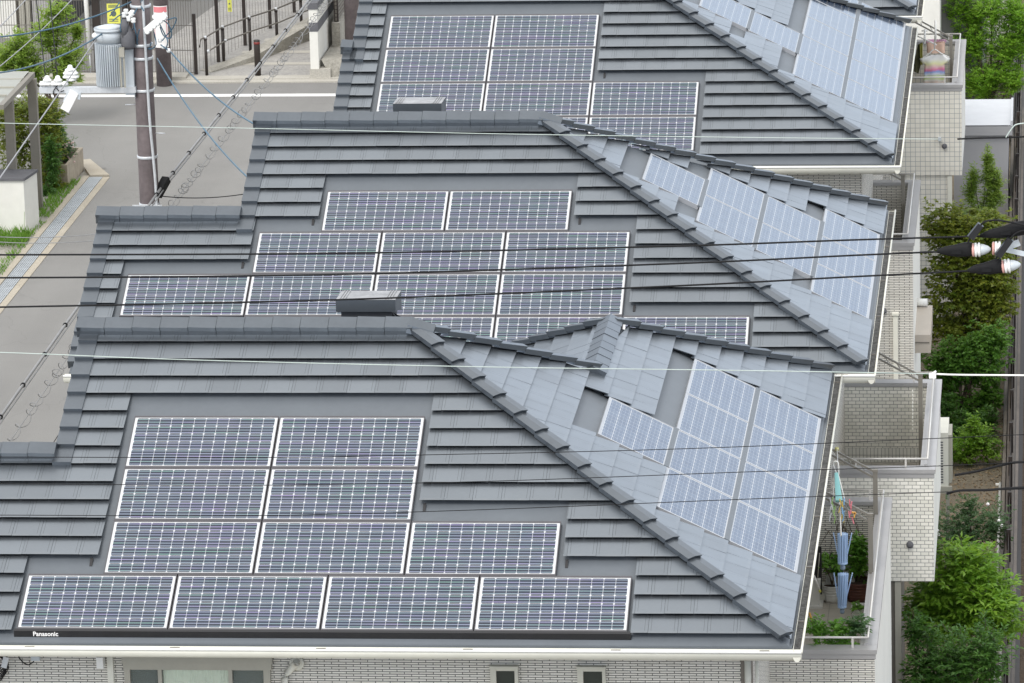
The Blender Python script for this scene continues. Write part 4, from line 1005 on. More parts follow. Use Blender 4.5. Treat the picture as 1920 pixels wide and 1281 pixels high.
# mesh fence: straight run at left, then along the path
mf=empty('mesh_fence',(-17,57.9,0),'tall brown wire mesh fence on dark posts beyond the street','fence')
FP=[(-23.5,57.9),(-21.2,57.9),(-18.95,57.85),(-17.2,57.8),(atZ(368,141,0).x,atZ(368,141,0).y)]+[(atZ(x,y,0).x,atZ(x,y,0).y) for x,y in ((410,118),(460,87),(507,55),(552,25))]
for i,(x,y) in enumerate(FP):
    if i>2:
        b=MB(); b.box((x-.035,y-.035,0),(x+.035,y+.035,2.1 if i!=4 else 1.36)); b.build('post',M['fence_dark'],mf)
b=MB()
for (xa_,ya_),(xb_,yb_) in zip(FP,FP[1:5]):
    L=math.hypot(xb_-xa_,yb_-ya_); n=int(L/.055)
    for i in range(n):
        s=i/n; x=xa_+(xb_-xa_)*s; y=ya_+(yb_-ya_)*s; b.box((x-.0045,y-.004,.05),(x+.0045,y+.004,2.3))
    for z in (.06,.55,1.1,1.65,2.28): b.prism([(-.008,-.008),(.008,-.008),(.008,.008),(-.008,.008)],(xa_,ya_-.006,z),(xb_,yb_-.006,z))
o=b.build('mesh_panel',M['bronze'],mf)
b=MB()
for (xa_,ya_),(xb_,yb_) in zip(FP[4:],FP[5:]):
    L=math.hypot(xb_-xa_,yb_-ya_); n=int(L/.22)
    for i in range(1,n):
        s=i/n; x=xa_+(xb_-xa_)*s; y=ya_+(yb_-ya_)*s; b.box((x-.003,y-.003,.05),(x+.003,y+.003,2.0))
b.build('fine_mesh',M['bronze'],mf)
def signb(label,x0,y0,x1,y1,Y,tilt=0):
    a,c=atY(x0,y0,Y),atY(x1,y1,Y); o=empty('notice_board',((a.x+c.x)/2,Y,c.z),label,'sign','yellow notices on the fence')
    b=MB(); b.box((a.x,Y-.012,c.z),(c.x,Y,a.z)); b.build('board',M['yellow'],o)
    b=MB(); w_=c.x-a.x; h_=a.z-c.z
    for i in range(3):
        zz=a.z-h_*(.07+.055*i); b.box((a.x+w_*.12,Y-.015,zz-h_*.015),(c.x-w_*(.12+.1*(i%2)),Y-.0125,zz+h_*.015))
    b.lathe([(w_*.22,0),(w_*.22,.003)],((a.x+c.x)/2,Y-.0125,a.z-h_*.5),14,(0,-1,0))
    for i in range(2):
        zz=c.z+h_*(.12+.1*i); b.box((a.x+w_*.15,Y-.015,zz-h_*.02),(c.x-w_*.15,Y-.0125,zz+h_*.02))
    b.build('print',M['signdark'],o)
signb('yellow notice board with dark print behind the transformer',200,7,226,44,57.7)
signb('small yellow notice hanging on the fence beside the path',426,-8,435,22,60.6)
wp=empty('white_pole',(atZ(168,101,0).x,57.65,0),'slim white pole left of the transformer before the mesh fence','pole')
b=MB(); q=atY(168,100,57.6); b.tube([(q.x,57.6,q.z),(q.x-.05,57.6,q.z+2.5)],.05,10); b.build('guard_tube',M['white'],wp)
b=MB(); b.tube([(q.x,57.6,0),(q.x,57.6,q.z)],.012,6); b.build('stay',M['steel'],wp)
b=MB(); q2=atY(184,40,57.7); 
# dark gate posts behind transformer
for px,w_ in ((182,.08),(236,.045)):
    q=atY(px,60,57.75); o=empty('gate_post',(q.x,57.75,0),'thick dark gate post left of the transformer' if px==182 else 'slim dark post behind the transformer lid','post')
    b=MB(); b.box((q.x-w_,57.70,0),(q.x+w_,57.8,2.6)); b.build('post_body',M['fence_dark'],o)
    b=MB(); b.box((q.x-w_-.01,57.69,2.6),(q.x+w_+.01,57.81,2.64)); b.build('post_cap',M['fence_dark'],o)
# buildings at the top left
tb_=empty('apartment_building',(-20.5,66,0),'beige building with brown pilasters at the top left corner','building')
q=atZ(0,60,0)
b=MB(); b.box((-32,62,0),(atY(30,30,62).x,72,9)); b.build('wall',M['wallwhite'],tb_)
b=MB(); b.box((atY(30,30,62).x,62.4,0),(atY(88,30,62).x,72,9)); b.build('recess_wall',plain('brown_wall',(.20,.165,.14),.8,amp=.15),tb_)
for px0,px1 in ((38,48),(50,58)):
    b=MB(); b.box((atY(px0,30,62).x,61.9,0),(atY(px1,30,62).x,62.4,9)); b.build('pilaster',M['beige_metal'],tb_)
b=MB(); b.box((atY(58,30,62).x,62.1,0),(atY(62,30,62).x,62.39,9)); b.build('dark_gap',M['black'],tb_)
b=MB(); b.box((atY(62,30,62).x,61.95,0),(atY(102,30,62).x,62.4,9)); b.build('panel_wall',plain('grey_panel',(.38,.37,.36),.7,amp=.06),tb_)
b=MB(); b.box((atY(102,30,62).x,62.2,0),(atY(110,30,62).x,72,9)); b.build('corner_post',M['black'],tb_)

# ------------------------------------------------------------------ left lot: carport, wall, planter
cp=empty('carport',(-17,43.5,0),'bronze carport with grey translucent roof at the left edge','carport')
zc_=2.62; YB,YF=44.7,42.0
def cpx(px,py,Y): return atY(px,py,Y).x
for (x,y) in ((atZ(74,393,0).x,44.75),(atY(20,260,43.62).x,43.62)):
    b=MB(); b.box((x-.085,y-.07,0),(x+.085,y+.07,zc_-.02)); b.build('post',M['post'],cp)
xr=atY(62,146,44.9).x
b=MB(); b.box((xr-.07,41.9,zc_-.02),(xr+.03,44.95,zc_+.07)); b.box((-21,41.9,zc_-.02),(xr-.07,41.97,zc_+.07)); b.box((-21,44.88,zc_-.02),(xr-.07,44.95,zc_+.07)); b.build('beam',M['post'],cp)
b=MB(); b.mesh([(-21,41.97,zc_+.04),(xr-.07,41.97,zc_+.04),(xr-.07,44.88,zc_+.10),(-21,44.88,zc_+.10)],[(0,1,2,3)]); b.build('roof_sheet',M['poly'],cp)
b=MB()
for y in (42.7,43.45,44.2): b.box((-21,y-.012,zc_+.062),(xr-.07,y+.012,zc_+.10))
b.build('roof_rib',M['beige_metal'],cp)
gw=empty('garden_wall',(-17,43,0),'cream rendered wall with dark slate cap below the carport','wall')
a=atZ(45,441,0); 
b=MB(); b.box((-20,42.70,0),(-16.60,43.45,1.06)); b.mesh([(-16.60,42.70,0),(-16.49,43.45,0),(-16.60,43.45,0),(-16.60,42.70,1.06),(-16.49,43.45,1.06),(-16.60,43.45,1.06)],[(0,1,4,3),(1,2,5,4),(3,4,5)]); b.build('wall_body',M['wallwhite'],gw)
b=MB(); b.box((-20,42.66,1.06),(-16.57,43.45,1.11)); b.mesh([(-16.57,42.66,1.06),(-16.46,43.45,1.06),(-16.57,43.45,1.06),(-16.57,42.66,1.11),(-16.46,43.45,1.11),(-16.57,43.45,1.11)],[(0,1,4,3),(1,2,5,4),(3,4,5)]); b.build('cap',M['slate'],gw)
pl=empty('planter',(-16.6,47.6,0),'square beige concrete planter with a pinkish shrub beside the drain end','planter')
xa_,xb_=atY(106,330,46.75).x,atY(128,340,46.75).x; PZ=.46
b=MB()
o_=[(xa_-.15,46.7),(xb_,46.7),(xb_+.02,48.3),(xa_-.15,48.3)]; t=.05; i_=[(xa_-.15+t,46.7+t),(xb_-t,46.7+t),(xb_-t,48.3-t),(xa_-.15+t,48.3-t)]
for k in range(4):
    n=(k+1)%4
    b.face([(*o_[k],0),(*o_[n],0),(*o_[n],PZ),(*o_[k],PZ)]); b.face([(*o_[k],PZ),(*o_[n],PZ),(*i_[n],PZ),(*i_[k],PZ)]); b.face([(*i_[k],PZ),(*i_[n],PZ),(*i_[n],PZ-.2),(*i_[k],PZ-.2)])
b.build('trough',plain('planter_concrete',(.36,.31,.24),.85,amp=.2,scale=6,bump=.2),pl)
b=MB(); b.face([(*q,PZ-.07) for q in i_]); b.build('earth',M['soil'],pl)

# ------------------------------------------------------------------ plants
def leaf(b,p,d,n,L,w):
    """narrow folded leaf from p along d with face normal n"""
    d=d.normalized(); s=d.cross(n)
    if s.length<1e-4: return
    s=s.normalized(); n=s.cross(d)
    m_=p+d*L*.45-n*L*.05; t=p+d*L-n*L*.18
    b.mesh([p,m_+s*w*.5+n*w*.12,t,m_-s*w*.5+n*w*.12,m_],[(0,4,2,1),(0,3,2,4)])
def plant(name,label,cat,base,blobs,lm,L,w,trunk_r=.03,group=None,leaves_per=9,seed=1,limbs=None,parent=None,spread=1.0,droop=.0,bark='bark'):
    rr=random.Random(seed); base=Vector(base)
    o=empty(name,base,label,cat,group) if parent is None else parent
    b=MB(); tw=MB()
    if trunk_r>0:
        for c,rad,n in blobs:
            c=Vector(c); mid=base.lerp(c,.5)+Vector((rr.uniform(-.06,.06),rr.uniform(-.06,.06),0)); mid.x=base.x*.6+mid.x*.4
            tw.tube(smooth([base+Vector((rr.uniform(-.02,.02),rr.uniform(-.02,.02),0)),mid,c]),trunk_r*rr.uniform(.55,1),6,True,True,trunk_r*.25)
    for c,rad,n in blobs:
        c=Vector(c); rad=Vector(rad)
        for _ in range(n):
            # twig tips spread through the volume, denser to the outside, with random gaps
            v=Vector((rr.gauss(0,1),rr.gauss(0,1),rr.gauss(0,1))); v.normalize(); q=rr.random()**.45
            lump=1+.22*math.sin(v.x*5+seed)+.18*math.sin(v.y*6+v.z*4+seed*2)
            tip=c+Vector((v.x*rad.x,v.y*rad.y,v.z*rad.z))*q*lump
            if tip.z<.05: tip.z=.05+rr.random()*.1
            out=(Vector((v.x,v.y,v.z*.6+.25-droop))).normalized()
            if trunk_r>0 and rr.random()<.25: tw.tube([tip-out*L*1.6,tip],.004,3,True,False)
            for k in range(leaves_per):
                a=rr.uniform(0,6.283); e=Vector((math.cos(a),math.sin(a),rr.uniform(-.5,.35)-droop)).normalized()
                d=(out*.7+e*spread).normalized()
                nn=(Vector((0,0,1))+Vector((rr.gauss(0,.45),rr.gauss(0,.45),rr.gauss(0,.2)))).normalized()
                leaf(b,tip-out*L*rr.uniform(0,1.2)+e*L*.08,d,nn,L*rr.uniform(.6,1.15),w*rr.uniform(.7,1.15))
    b.build('foliage' if name not in('potted_plant',) else 'leaves',M[lm],o)
    if trunk_r>0: tw.build('trunk' if 'tree' in name else 'stem',M[bark],o)
    return o
def blob(px,py,Y,rx,rz,n,ry=None,dy=0): 
    c=atY(px,py,Y); c.y+=dy; return (c,(rx*BS,(ry if ry else rx)*BS,rz*BS),int(n*BS*BS))
# right hand garden
BS=1.32
Y=13.6
plant('garden_tree','bright green leafy tree at lower right below the block-tiled balcony','tree',(atY(1800,1200,Y).x,Y,0),
 [blob(1815,1050,Y,.32,.2,90),blob(1760,1180,Y,.3,.16,70),blob(1850,1130,Y-.3,.3,.2,90),blob(1800,1075,Y,.42,.26,150),blob(1760,1120,Y,.36,.22,120),blob(1845,1110,Y,.36,.26,140),blob(1800,1155,Y,.55,.2,160),blob(1870,1165,Y,.28,.22,80),blob(1735,1150,Y,.28,.17,70)],'lf_oak',.13,.042,.035,seed=4)
Y=11.6
plant('garden_shrub','dark mixed shrub in the bottom right corner beside white wall','shrub',(atY(1780,1270,Y).x,Y,0),
 [blob(1735,1250,Y,.34,.42,150),blob(1800,1240,Y,.40,.40,190),blob(1850,1235,Y,.26,.40,120),blob(1720,1180,Y,.18,.2,50),blob(1760,1290,Y,.5,.4,150)],'lf_dark',.085,.03,.025,seed=9)
Y=12.6
plant('garden_shrub','pale feathery leaved shrub poking up among the dark bottom shrub','shrub',(atY(1810,1230,Y).x,Y,0),[blob(1785,1215,Y,.22,.16,40),blob(1855,1205,Y,.16,.2,40),blob(1820,1240,Y,.3,.2,60)],'lf_maple2',.06,.02,.02,seed=19,leaves_per=14)
Y=21.0
plant('garden_shrub','blue-green rose bush with white blooms behind the bright tree','shrub',(atY(1820,1040,Y).x,Y,0),[blob(1815,985,Y,.42,.28,230),blob(1790,1005,Y,.28,.25,120),blob(1860,985,Y,.25,.25,110),blob(1820,945,Y,.14,.14,40),blob(1750,1120,Y-2,.35,.3,120)],'lf_blue',.05,.026,.02,seed=5)
b=MB()
for px,py in ((1852,946),(1873,977),(1878,986),(1757,995),(1760,1003)):
    q=atY(px,py,20.7); b.lathe([(.005,-.02),(.03,0),(.02,.02),(.005,.03)],q,8)
b.build('flower',M['signwhite'],bpy.data.objects['garden_shrub.002'])
Y=27
plant('garden_shrub','bright low shrub on the bare brown soil beside the fence','shrub',(1.42,Y,0),[blob(1830,825,Y,.26,.2,140),blob(1800,845,Y,.3,.18,130),blob(1850,840,Y,.22,.16,80),blob(1825,795,Y,.12,.14,40)],'lf_oak',.06,.03,.02,seed=6)
Y=31
plant('maple_tree','tall reddish green maple tree right of the narrow brick wall','tree',(1.35,Y,0),
 [blob(1770,420,Y,.3,.3,150),blob(1860,440,Y,.3,.3,150),blob(1865,540,Y,.3,.4,200),blob(1815,430,Y,.42,.28,230),blob(1790,480,Y,.40,.3,220),blob(1850,500,Y,.35,.3,200),blob(1800,545,Y,.45,.3,260),blob(1850,580,Y,.34,.3,200),blob(1775,600,Y,.28,.22,130),blob(1820,625,Y,.45,.2,220)],'lf_maple',.075,.045,.05,seed=11,droop=.15)
plant('maple_tree','lower green maple under the reddish crown beside the house wall','tree',(1.25,Y-1.6,0),
 [blob(1860,640,Y-1.6,.3,.3,180),blob(1770,700,Y-1.6,.25,.3,140),blob(1810,770,Y-1.6,.4,.2,160),blob(1790,680,Y-1.6,.38,.25,220),blob(1840,690,Y-1.6,.36,.25,190),blob(1775,745,Y-1.6,.24,.2,110),blob(1850,740,Y-1.6,.26,.2,110),blob(1815,650,Y-1.6,.4,.16,150)],'lf_maple2',.07,.04,.04,seed=12,droop=.15)
plant('garden_shrub','dark shaded shrub at the foot of the maples','shrub',(1.3,Y-2.5,0),[blob(1790,800,Y-2.5,.28,.22,150),blob(1850,790,Y-2.5,.22,.2,100),blob(1775,765,Y-2.2,.2,.2,80)],'lf_dark',.06,.03,.02,seed=13)
Y=39.5
plant('bamboo_tree','slender feathery tree in front of the grey shed','tree',(1.5,Y,0),[blob(1852,300,Y,.10,.18,70),blob(1868,345,Y,.14,.2,90),blob(1825,335,Y,.12,.18,70),blob(1855,330,Y,.16,.22,130),blob(1860,370,Y,.2,.2,130),blob(1820,360,Y,.15,.2,90),blob(1835,405,Y,.32,.22,230),blob(1790,415,Y-3,.24,.2,140)],'lf_young',.075,.018,.02,seed=14,droop=-.1)
Y=49.5
plant('garden_tree','large bright green tree in the top right corner behind the shed','tree',(1.5,Y,0),[blob(1800,10,Y,.3,.4,200),blob(1800,100,Y,.26,.4,200),blob(1915,60,Y,.3,.5,260),blob(1840,165,Y,.4,.2,220),blob(1860,20,Y,.42,.35,330),blob(1830,75,Y,.34,.35,300),blob(1885,90,Y,.36,.4,330),blob(1850,140,Y,.46,.26,330),blob(1900,150,Y,.3,.24,180),blob(1822,35,Y,.2,.25,120),blob(1900,20,Y,.3,.3,180)],'lf_bright',.085,.022,.05,seed=15,droop=-.1)
# left side
BS=1.15
Y=52.5
BS=1.08
plant('street_tree','young green tree with upward twigs at top left behind the crossarm','tree',(-17.9,Y,0),[blob(40,95,Y,.45,.4,220),blob(90,60,Y,.42,.4,200),blob(125,110,Y,.4,.4,190),blob(60,135,Y,.45,.3,190),blob(110,20,Y,.35,.25,100),blob(145,60,Y,.2,.25,60),blob(15,115,Y,.4,.4,160),blob(120,145,Y,.35,.3,110)],'lf_young',.13,.032,.045,seed=21,droop=-.2)
BS=1.15
Y=46.9
plant('hedge_bush','tall yellow green bush behind the carport posts','bush',(-17.2,Y,0),[blob(60,210,Y,.5,.35,330),blob(35,270,Y,.45,.4,280),blob(90,270,Y,.28,.5,330),blob(60,330,Y,.5,.35,250),blob(95,340,Y-.4,.22,.5,260),blob(15,220,Y,.4,.4,200),blob(85,210,Y,.28,.3,180)],'lf_hedge',.085,.03,.03,seed=22)
plant('hedge_bush','dark green trailing bush beside the planter','bush',(-16.95,46.3,0),[blob(98,300,46.3,.16,.5,220),blob(105,240,47.5,.16,.4,170),blob(92,365,46.0,.16,.22,100),blob(115,270,48.0,.12,.3,80)],'lf_dark',.075,.025,.02,seed=23,droop=.3)
plant('planter_shrub','sparse pinkish shrub growing in the concrete planter','shrub',(-16.6,47.4,.38),[blob(122,290,47.4,.17,.25,70),blob(130,275,47.6,.15,.2,40),blob(115,275,47.4,.14,.22,50)],'lf_blue',.06,.022,.012,seed=24)
b=MB(); rr=random.Random(5)
for _ in range(26):
    q=atY(rr.uniform(112,140),rr.uniform(262,310),47.3); b.lathe([(.004,-.02),(.022,0),(.012,.02)],q,5)
b.build('blossom',plain('blossom_pink',(.62,.45,.42),.7),bpy.data.objects['planter_shrub'])
# weeds: nobody could count these
b=MB(); rr=random.Random(8)
def weeds(n,fx,fy,h):
    for _ in range(n):
        x,y=rr.uniform(*fx),rr.uniform(*fy); a=rr.uniform(0,6.28)
        leaf(b,Vector((x,y,.02)),Vector((math.cos(a)*.5,math.sin(a)*.5,1)),Vector((math.cos(a+1.5),math.sin(a+1.5),.2)),h*rr.uniform(.5,1.2),.02)
weeds(700,(-16.75,-16.40),(44.0,47.2),.12); weeds(900,(-17.6,-16.45),(41.6,42.6),.22); weeds(350,(-16.6,-16.40),(38.5,43.6),.12); weeds(200,(-17.6,-16.6),(39.4,40.0),.15)
for _ in range(3):
    q=Vector((-16.95+rr.uniform(-.5,.35),42.5,.0)); b.tube([q,q+Vector((.03,0,.5))],.004,4)
tag(b.build('weeds',M['grass']),'tufts of green weeds growing along the drain and the white wall','weeds',kind='stuff')
b=MB(); rr=random.Random(18)
for _ in range(2600):
    x,y=rr.uniform(.8,2.2),rr.uniform(18,31); r_=rr.uniform(.012,.03); a=rr.uniform(0,3.14)
    b.mesh([(x-r_*math.cos(a),y-r_*math.sin(a),.012),(x+r_*math.cos(a),y+r_*math.sin(a),.012),(x-r_*math.sin(a)*.6,y+r_*math.cos(a)*.6,.03),(x+r_*math.sin(a)*.6,y-r_*math.cos(a)*.6,.02)],[(0,3,2),(3,1,2),(0,2,1),(0,1,3)])
tag(b.build('leaf_litter',plain('litter',(.30,.22,.13),.9,amp=.4,scale=15)),'brown leaf litter and pebbles on the bare ground beside the fence','leaf litter',kind='stuff')

# ------------------------------------------------------------------ right side: fence, shed, boxes
rf=empty('boundary_fence',(2.05,30,0),'long dark brown railed boundary fence running away along the right edge','fence')
b=MB(); b.box((1.93,-15,0),(2.25,62,.10)); b.build('base_strip',M['fence_dark'],rf)
for i,(x,z,t) in enumerate(((1.945,.22,.05),(2.02,.60,.045),(2.085,.42,.05),(2.155,.85,.045))):
    b=MB(); b.box((x,-15,z-.05),(x+t,62,z+.05)); b.build('rail',M['fence_brown'] if i%2 else M['rail_brown'],rf)
b=MB(); b.box((2.075,-15,.1),(2.081,62,.9)); b.build('mesh_panel',M['fence_dark'],rf)
y=9.0
while y<60:
    b=MB(); b.box((2.05,y,0),(2.11,y+.06,.95)); b.build('post',M['fence_dark'],rf); y+=1.9
for xx,y0,y1,z in ((1.915,12.5,25.5,.16),(2.0,8,18.5,.34)):
    b=MB(); b.tube([(xx,y0,z),(xx,y1,z)],.022,8)
    y=y0+.3
    while y<y1: b.box((xx-.07,y,z-.01),(xx+.01,y+.05,z+.012)); y+=2.1
    b.build('white_pipe',M['white'],rf)
sh=empty('garden_shed',(1.6,45,0),'grey clad shed with white sheet roof beside the rear balcony','shed')
xa_,xb_=.9,atY(1890,240,44).x; zt=1.75
b=MB(); b.box((xa_,44,0),(xb_,46.4,zt-.1)); b.build('wall',M['shedwall'],sh)
xr=atY(1898,238,43.9).x
b=MB(); b.mesh([(xa_-.1,43.9,zt-.18),(xr,43.9,zt-.18),(xr,43.9,zt),(xa_-.1,43.9,zt),(xa_-.1,46.0,zt+.06),(xr,46.0,zt+.06),(xr,46.0,zt-.1),(xa_-.1,46.0,zt-.1)],[(0,1,2,3),(4,5,6,7),(1,6,5,2),(0,3,4,7)]); b.build('fascia',M['shedwall'],sh)
b=MB()
n=12
for i in range(n):
    y0=43.92+2.05*i/n; y1=43.92+2.05*(i+1)/n; z0=zt+.012+.06*i/n; z1=zt+.012+.06*(i+1)/n
    b.mesh([(xa_-.1,y0,z0),(xr-.03,y0,z0),(xr-.03,y1-.03,z1+.012),(xa_-.1,y1-.03,z1+.012),(xr-.03,y1,z1),(xa_-.1,y1,z1)],[(0,1,2,3),(3,2,4,5)])
b.box((xr-.03,43.9,zt),(xr+.01,46.0,zt+.10)); b.build('roof',M['shedroof'],sh)
b=MB(); a=atY(1745,20,50); 
bk=empty('rear_house',(.5,50,0),'plain grey rendered house wall at top right behind the laundry balcony','house')
b=MB(); b.box((atY(1762,30,48).x-.9,48,0),(atY(1762,30,48).x,58,8)); b.build('cream_wall',M['wallwhite'],bk)
b=MB(); b.box((atY(1762,30,48).x+.001,49.5,0),(atY(1812,30,49.5).x+.3,58,8)); b.build('grey_wall',plain('grey_render',(.17,.165,.155),.8,amp=.06,scale=.7),bk)
# beige equipment box on the third house
eb=empty('equipment_box',(.9,24.5,3.0),'beige equipment box with sloping lid fixed outside the narrow brick wall','equipment box')
a,c=atY(1722,570,24.5),atY(1747,628,24.5)
b=MB(); x0_,x1_=.64,atY(1745,600,24.5).x; zt_=atY(1735,625,24.5).z
b.mesh([(x0_,24.4,zt_-.28),(x1_,24.4,zt_-.28),(x1_,24.4,zt_),(x0_,24.4,zt_),(x0_,25.8,zt_-.2),(x1_,25.8,zt_-.2),(x1_,25.8,zt_+.10),(x0_,25.8,zt_+.10)],[(0,1,2,3),(4,5,6,7),(0,1,5,4),(1,2,6,5),(2,3,7,6),(3,0,4,7)]); b.build('cabinet',plain('box_beige',(.46,.41,.35),.5,amp=.04),eb)
b=MB(); q=Vector((x0_+.1,25.75,zt_+.16)); b.lathe([(.06,0),(.06,.16)],q+Vector((-.08,0,-.0)),12,(1,0,0)); b.build('pipe_stub',M['white'],eb)
b=MB(); b.box((x0_+.02,24.38,zt_-.12),(x1_-.02,24.399,zt_-.11)); b.build('seam',M['bronze'],eb)
# air conditioner
ac=empty('air_conditioner',(1.3,21.5,0),'beige outdoor air conditioner unit on the ground beside the balcony','air conditioner')
ay=21.6; xa_,xb_=atY(1755,850,ay).x,atY(1778,850,ay).x; za,zb_=atY(1765,912,ay).z,atY(1765,812,ay).z
b=MB(); b.box((xa_,ay,za),(xb_,ay+.85,zb_)); b.build('casing',M['cream'],ac)
b=MB(); n=16
for i in range(n):
    z=za+.05+(zb_-za-.16)*i/n; b.box((xa_+.015,ay-.006,z),(xb_-.075,ay-.001,z+.02))
b.build('grille',M['slate'],ac)
b=MB(); b.box((xa_-.03,ay-.03,za-.10),(xb_+.05,ay+.04,za-.001)); b.box((xa_-.03,ay+.7,za-.10),(xb_+.05,ay+.78,za-.001)); b.box((xb_,ay+.1,za+.02),(xb_+.05,ay+.7,zb_-.06)); b.build('stand',M['beige_metal'],ac)
b=MB(); 
for px in (xa_,xb_-.04): b.box((px,ay,0),(px+.04,ay+.05,za-.1)); b.box((px,ay+.72,0),(px+.04,ay+.77,za-.1))
b.build('leg',M['beige_metal'],ac)

BS=1.0
# ------------------------------------------------------------------ balcony contents, nearest house
def floorY(px,py,z=ZF): return atZ(px,py,z)
def pot(label,px,py,r,h,mat,name='plant_pot',prof=None):
    q=floorY(px,py); o=empty(name,q,label,'plant pot','pots on the near balcony')
    pr=[(r*.72,0),(r*.8,h*.3),(r*.9,h*.7),(r,h*.94),(r*1.04,h*.96),(r*1.04,h),(r*.92,h),(r*.9,h-.03)]
    b=MB(); b.lathe(pr,q,20)
    for k in range(5): b.lathe([(r*(.75+.05*k),0),(r*(.78+.05*k),.008),(r*(.75+.05*k),.016)],q+Vector((0,0,h*(.12+.16*k))),20)
    b.build('pot',M[mat],o)
    b=MB(); b.lathe([(.001,0),(r*.9,.001)],q+Vector((0,0,h-.028)),16); b.build('earth',M['soil'],o)
    return q
qa=pot('white ribbed pot standing mid balcony left of the red-brown tub',1561,1128,.125,.22,'potwhite')
qb=pot('white ribbed pot at the right parapet, nearest the camera',1616,1177,.125,.27,'potwhite')
qc=pot('large red-brown tub against the right parapet',1610,1125,.19,.25,'potbrown')
def pplant(label,base,blobs,L,w,seed,lm='lf_pot',tr=.012,lp=7): return plant('potted_plant',label,'plant',base,blobs,lm,L,w,tr,'potted plants on the near balcony',lp,seed)
pplant('palm-leaved potted plant in the left white pot',qa+Vector((0,0,.2)),[(qa+Vector((-.05,0,.52)),(.2,.16,.10),12),(qa+Vector((-.2,0,.58)),(.12,.1,.06),6),(qa+Vector((.04,0,.44)),(.1,.1,.1),8)],.15,.05,31,lp=6)
pplant('bushy yellow green potted plant in the red-brown tub',qc+Vector((0,0,.2)),[(qc+Vector((0,0,.48)),(.2,.18,.26),110),(qc+Vector((-.02,0,.72)),(.14,.12,.14),45)],.085,.034,32,lp=8)
pplant('thin stemmed plant in the ribbed pot at the right parapet',qb+Vector((0,0,.22)),[(qb+Vector((-.06,-.1,.30)),(.12,.1,.06),8)],.09,.04,33)
tr_=empty('planter_box',floorY(1560,1235),'row of leafy herbs in a dark trough along the front parapet','planter')
q=floorY(1560,1235); q=Vector((.1,4.75,ZF))
b=MB(); b.box((-.35,4.58,ZF),(.5,4.82,ZF+.62)); b.build('trough',M['black'],tr_)
for i,(px,py,rx,rz,n) in enumerate(((1535,1175,.20,.14,55),(1575,1178,.16,.12,45),(1608,1172,.15,.15,45),(1560,1200,.3,.06,40))):
    plant('herb','x','plant',(atY(px,py,4.72).x,4.72,ZF+.6),[blob(px,py,4.72,rx,rz,n)],'lf_pot' if i!=2 else 'lf_blue',.075,.035,.006,leaves_per=8,seed=40+i,parent=tr_)
# white planter trough and dark panel at the far end
fp=empty('trough_planter',(0,9.8,ZF),'white plastic trough planter with bare twigs below the brick parapet','planter')
b=MB(); x0_,x1_=atY(1549,1045,9.8).x,atY(1603,1045,9.8).x; b.box((x0_,9.65,ZF+.12),(x1_,9.95,ZF+.42)); b.build('trough',M['potwhite'],fp)
b=MB(); b.box((-.4,9.55,ZF+.02),(x1_-.1,10.0,ZF+.11)); b.build('shelf',M['cream'],fp)
b=MB(); rr=random.Random(2)
for _ in range(16):
    q=Vector((rr.uniform(x0_,x1_),9.8,ZF+.4)); b.tube(smooth([q,q+Vector((rr.uniform(-.1,.15),0,.2)),q+Vector((rr.uniform(-.2,.3),rr.uniform(-.1,.1),rr.uniform(.35,.6)))]),.004,4)
b.build('twig',M['bark'],fp)
plant('herb','x','plant',(0,9.8,ZF+.3),[((x1_-.25,9.8,ZF+.47),(.22,.1,.06),22)],'lf_dark',.07,.03,.004,seed=50,parent=fp)
bp_=empty('black_panel',(-.3,9.4,ZF),'black frame leaning in the left corner of the near balcony','panel')
b=MB(); x0_,x1_=atY(1522,1080,9.4).x,atY(1541,1080,9.4).x; b.box((x0_,9.38,ZF+.15),(x1_,9.42,ZF+.75)); b.build('board',M['black'],bp_)
b=MB(); b.tube([(x0_+.06,9.36,ZF+.2),(x0_+.1,9.36,ZF+.68)],.006,5); b.build('stick',M['beige_metal'],bp_)
bn=empty('laundry_bin',floorY(1523,1130),'pale grey bin with a white handled brush at the left of the balcony','bin')
q=floorY(1523,1135); b=MB(); b.mesh([(q.x-.1,q.y-.1,ZF),(q.x+.09,q.y-.1,ZF),(q.x+.09,q.y+.1,ZF),(q.x-.1,q.y+.1,ZF),(q.x-.12,q.y-.12,ZF+.36),(q.x+.11,q.y-.12,ZF+.36),(q.x+.11,q.y+.12,ZF+.36),(q.x-.12,q.y+.12,ZF+.36)],[(0,1,2,3),(4,5,6,7),(0,1,5,4),(1,2,6,5),(2,3,7,6),(3,0,4,7)]); b.box((q.x-.13,q.y-.14,ZF),(q.x+.13,q.y+.13,ZF+.03)); b.build('bucket',M['potwhite'],bn)
b=MB(); b.tube([(q.x+.03,q.y-.14,ZF+.42),(q.x+.10,q.y-.16,ZF+.24)],.014,6); b.build('brush_handle',M['white'],bn)
b=MB(); b.tube([(q.x+.098,q.y-.16,ZF+.245),(q.x+.106,q.y-.161,ZF+.215)],.016,6); b.build('brush_tip',M['yellow'],bn)
pg=empty('garden_tool',floorY(1522,1190),'yellow handled garden tool on the balcony floor','tool')
q=atY(1521,1165,6.2); b=MB(); b.tube([q+Vector((-.02,0,.1)),q+Vector((.01,0,.0)),q+Vector((.04,0,-.05))],.014,6); b.build('handle',plain('tool_orange',(.62,.33,.05),.5),pg)
b=MB(); b.tube([q+Vector((.02,0,-.02)),q+Vector((.06,0,-.14))],.02,6); b.build('head',M['cable'],pg)
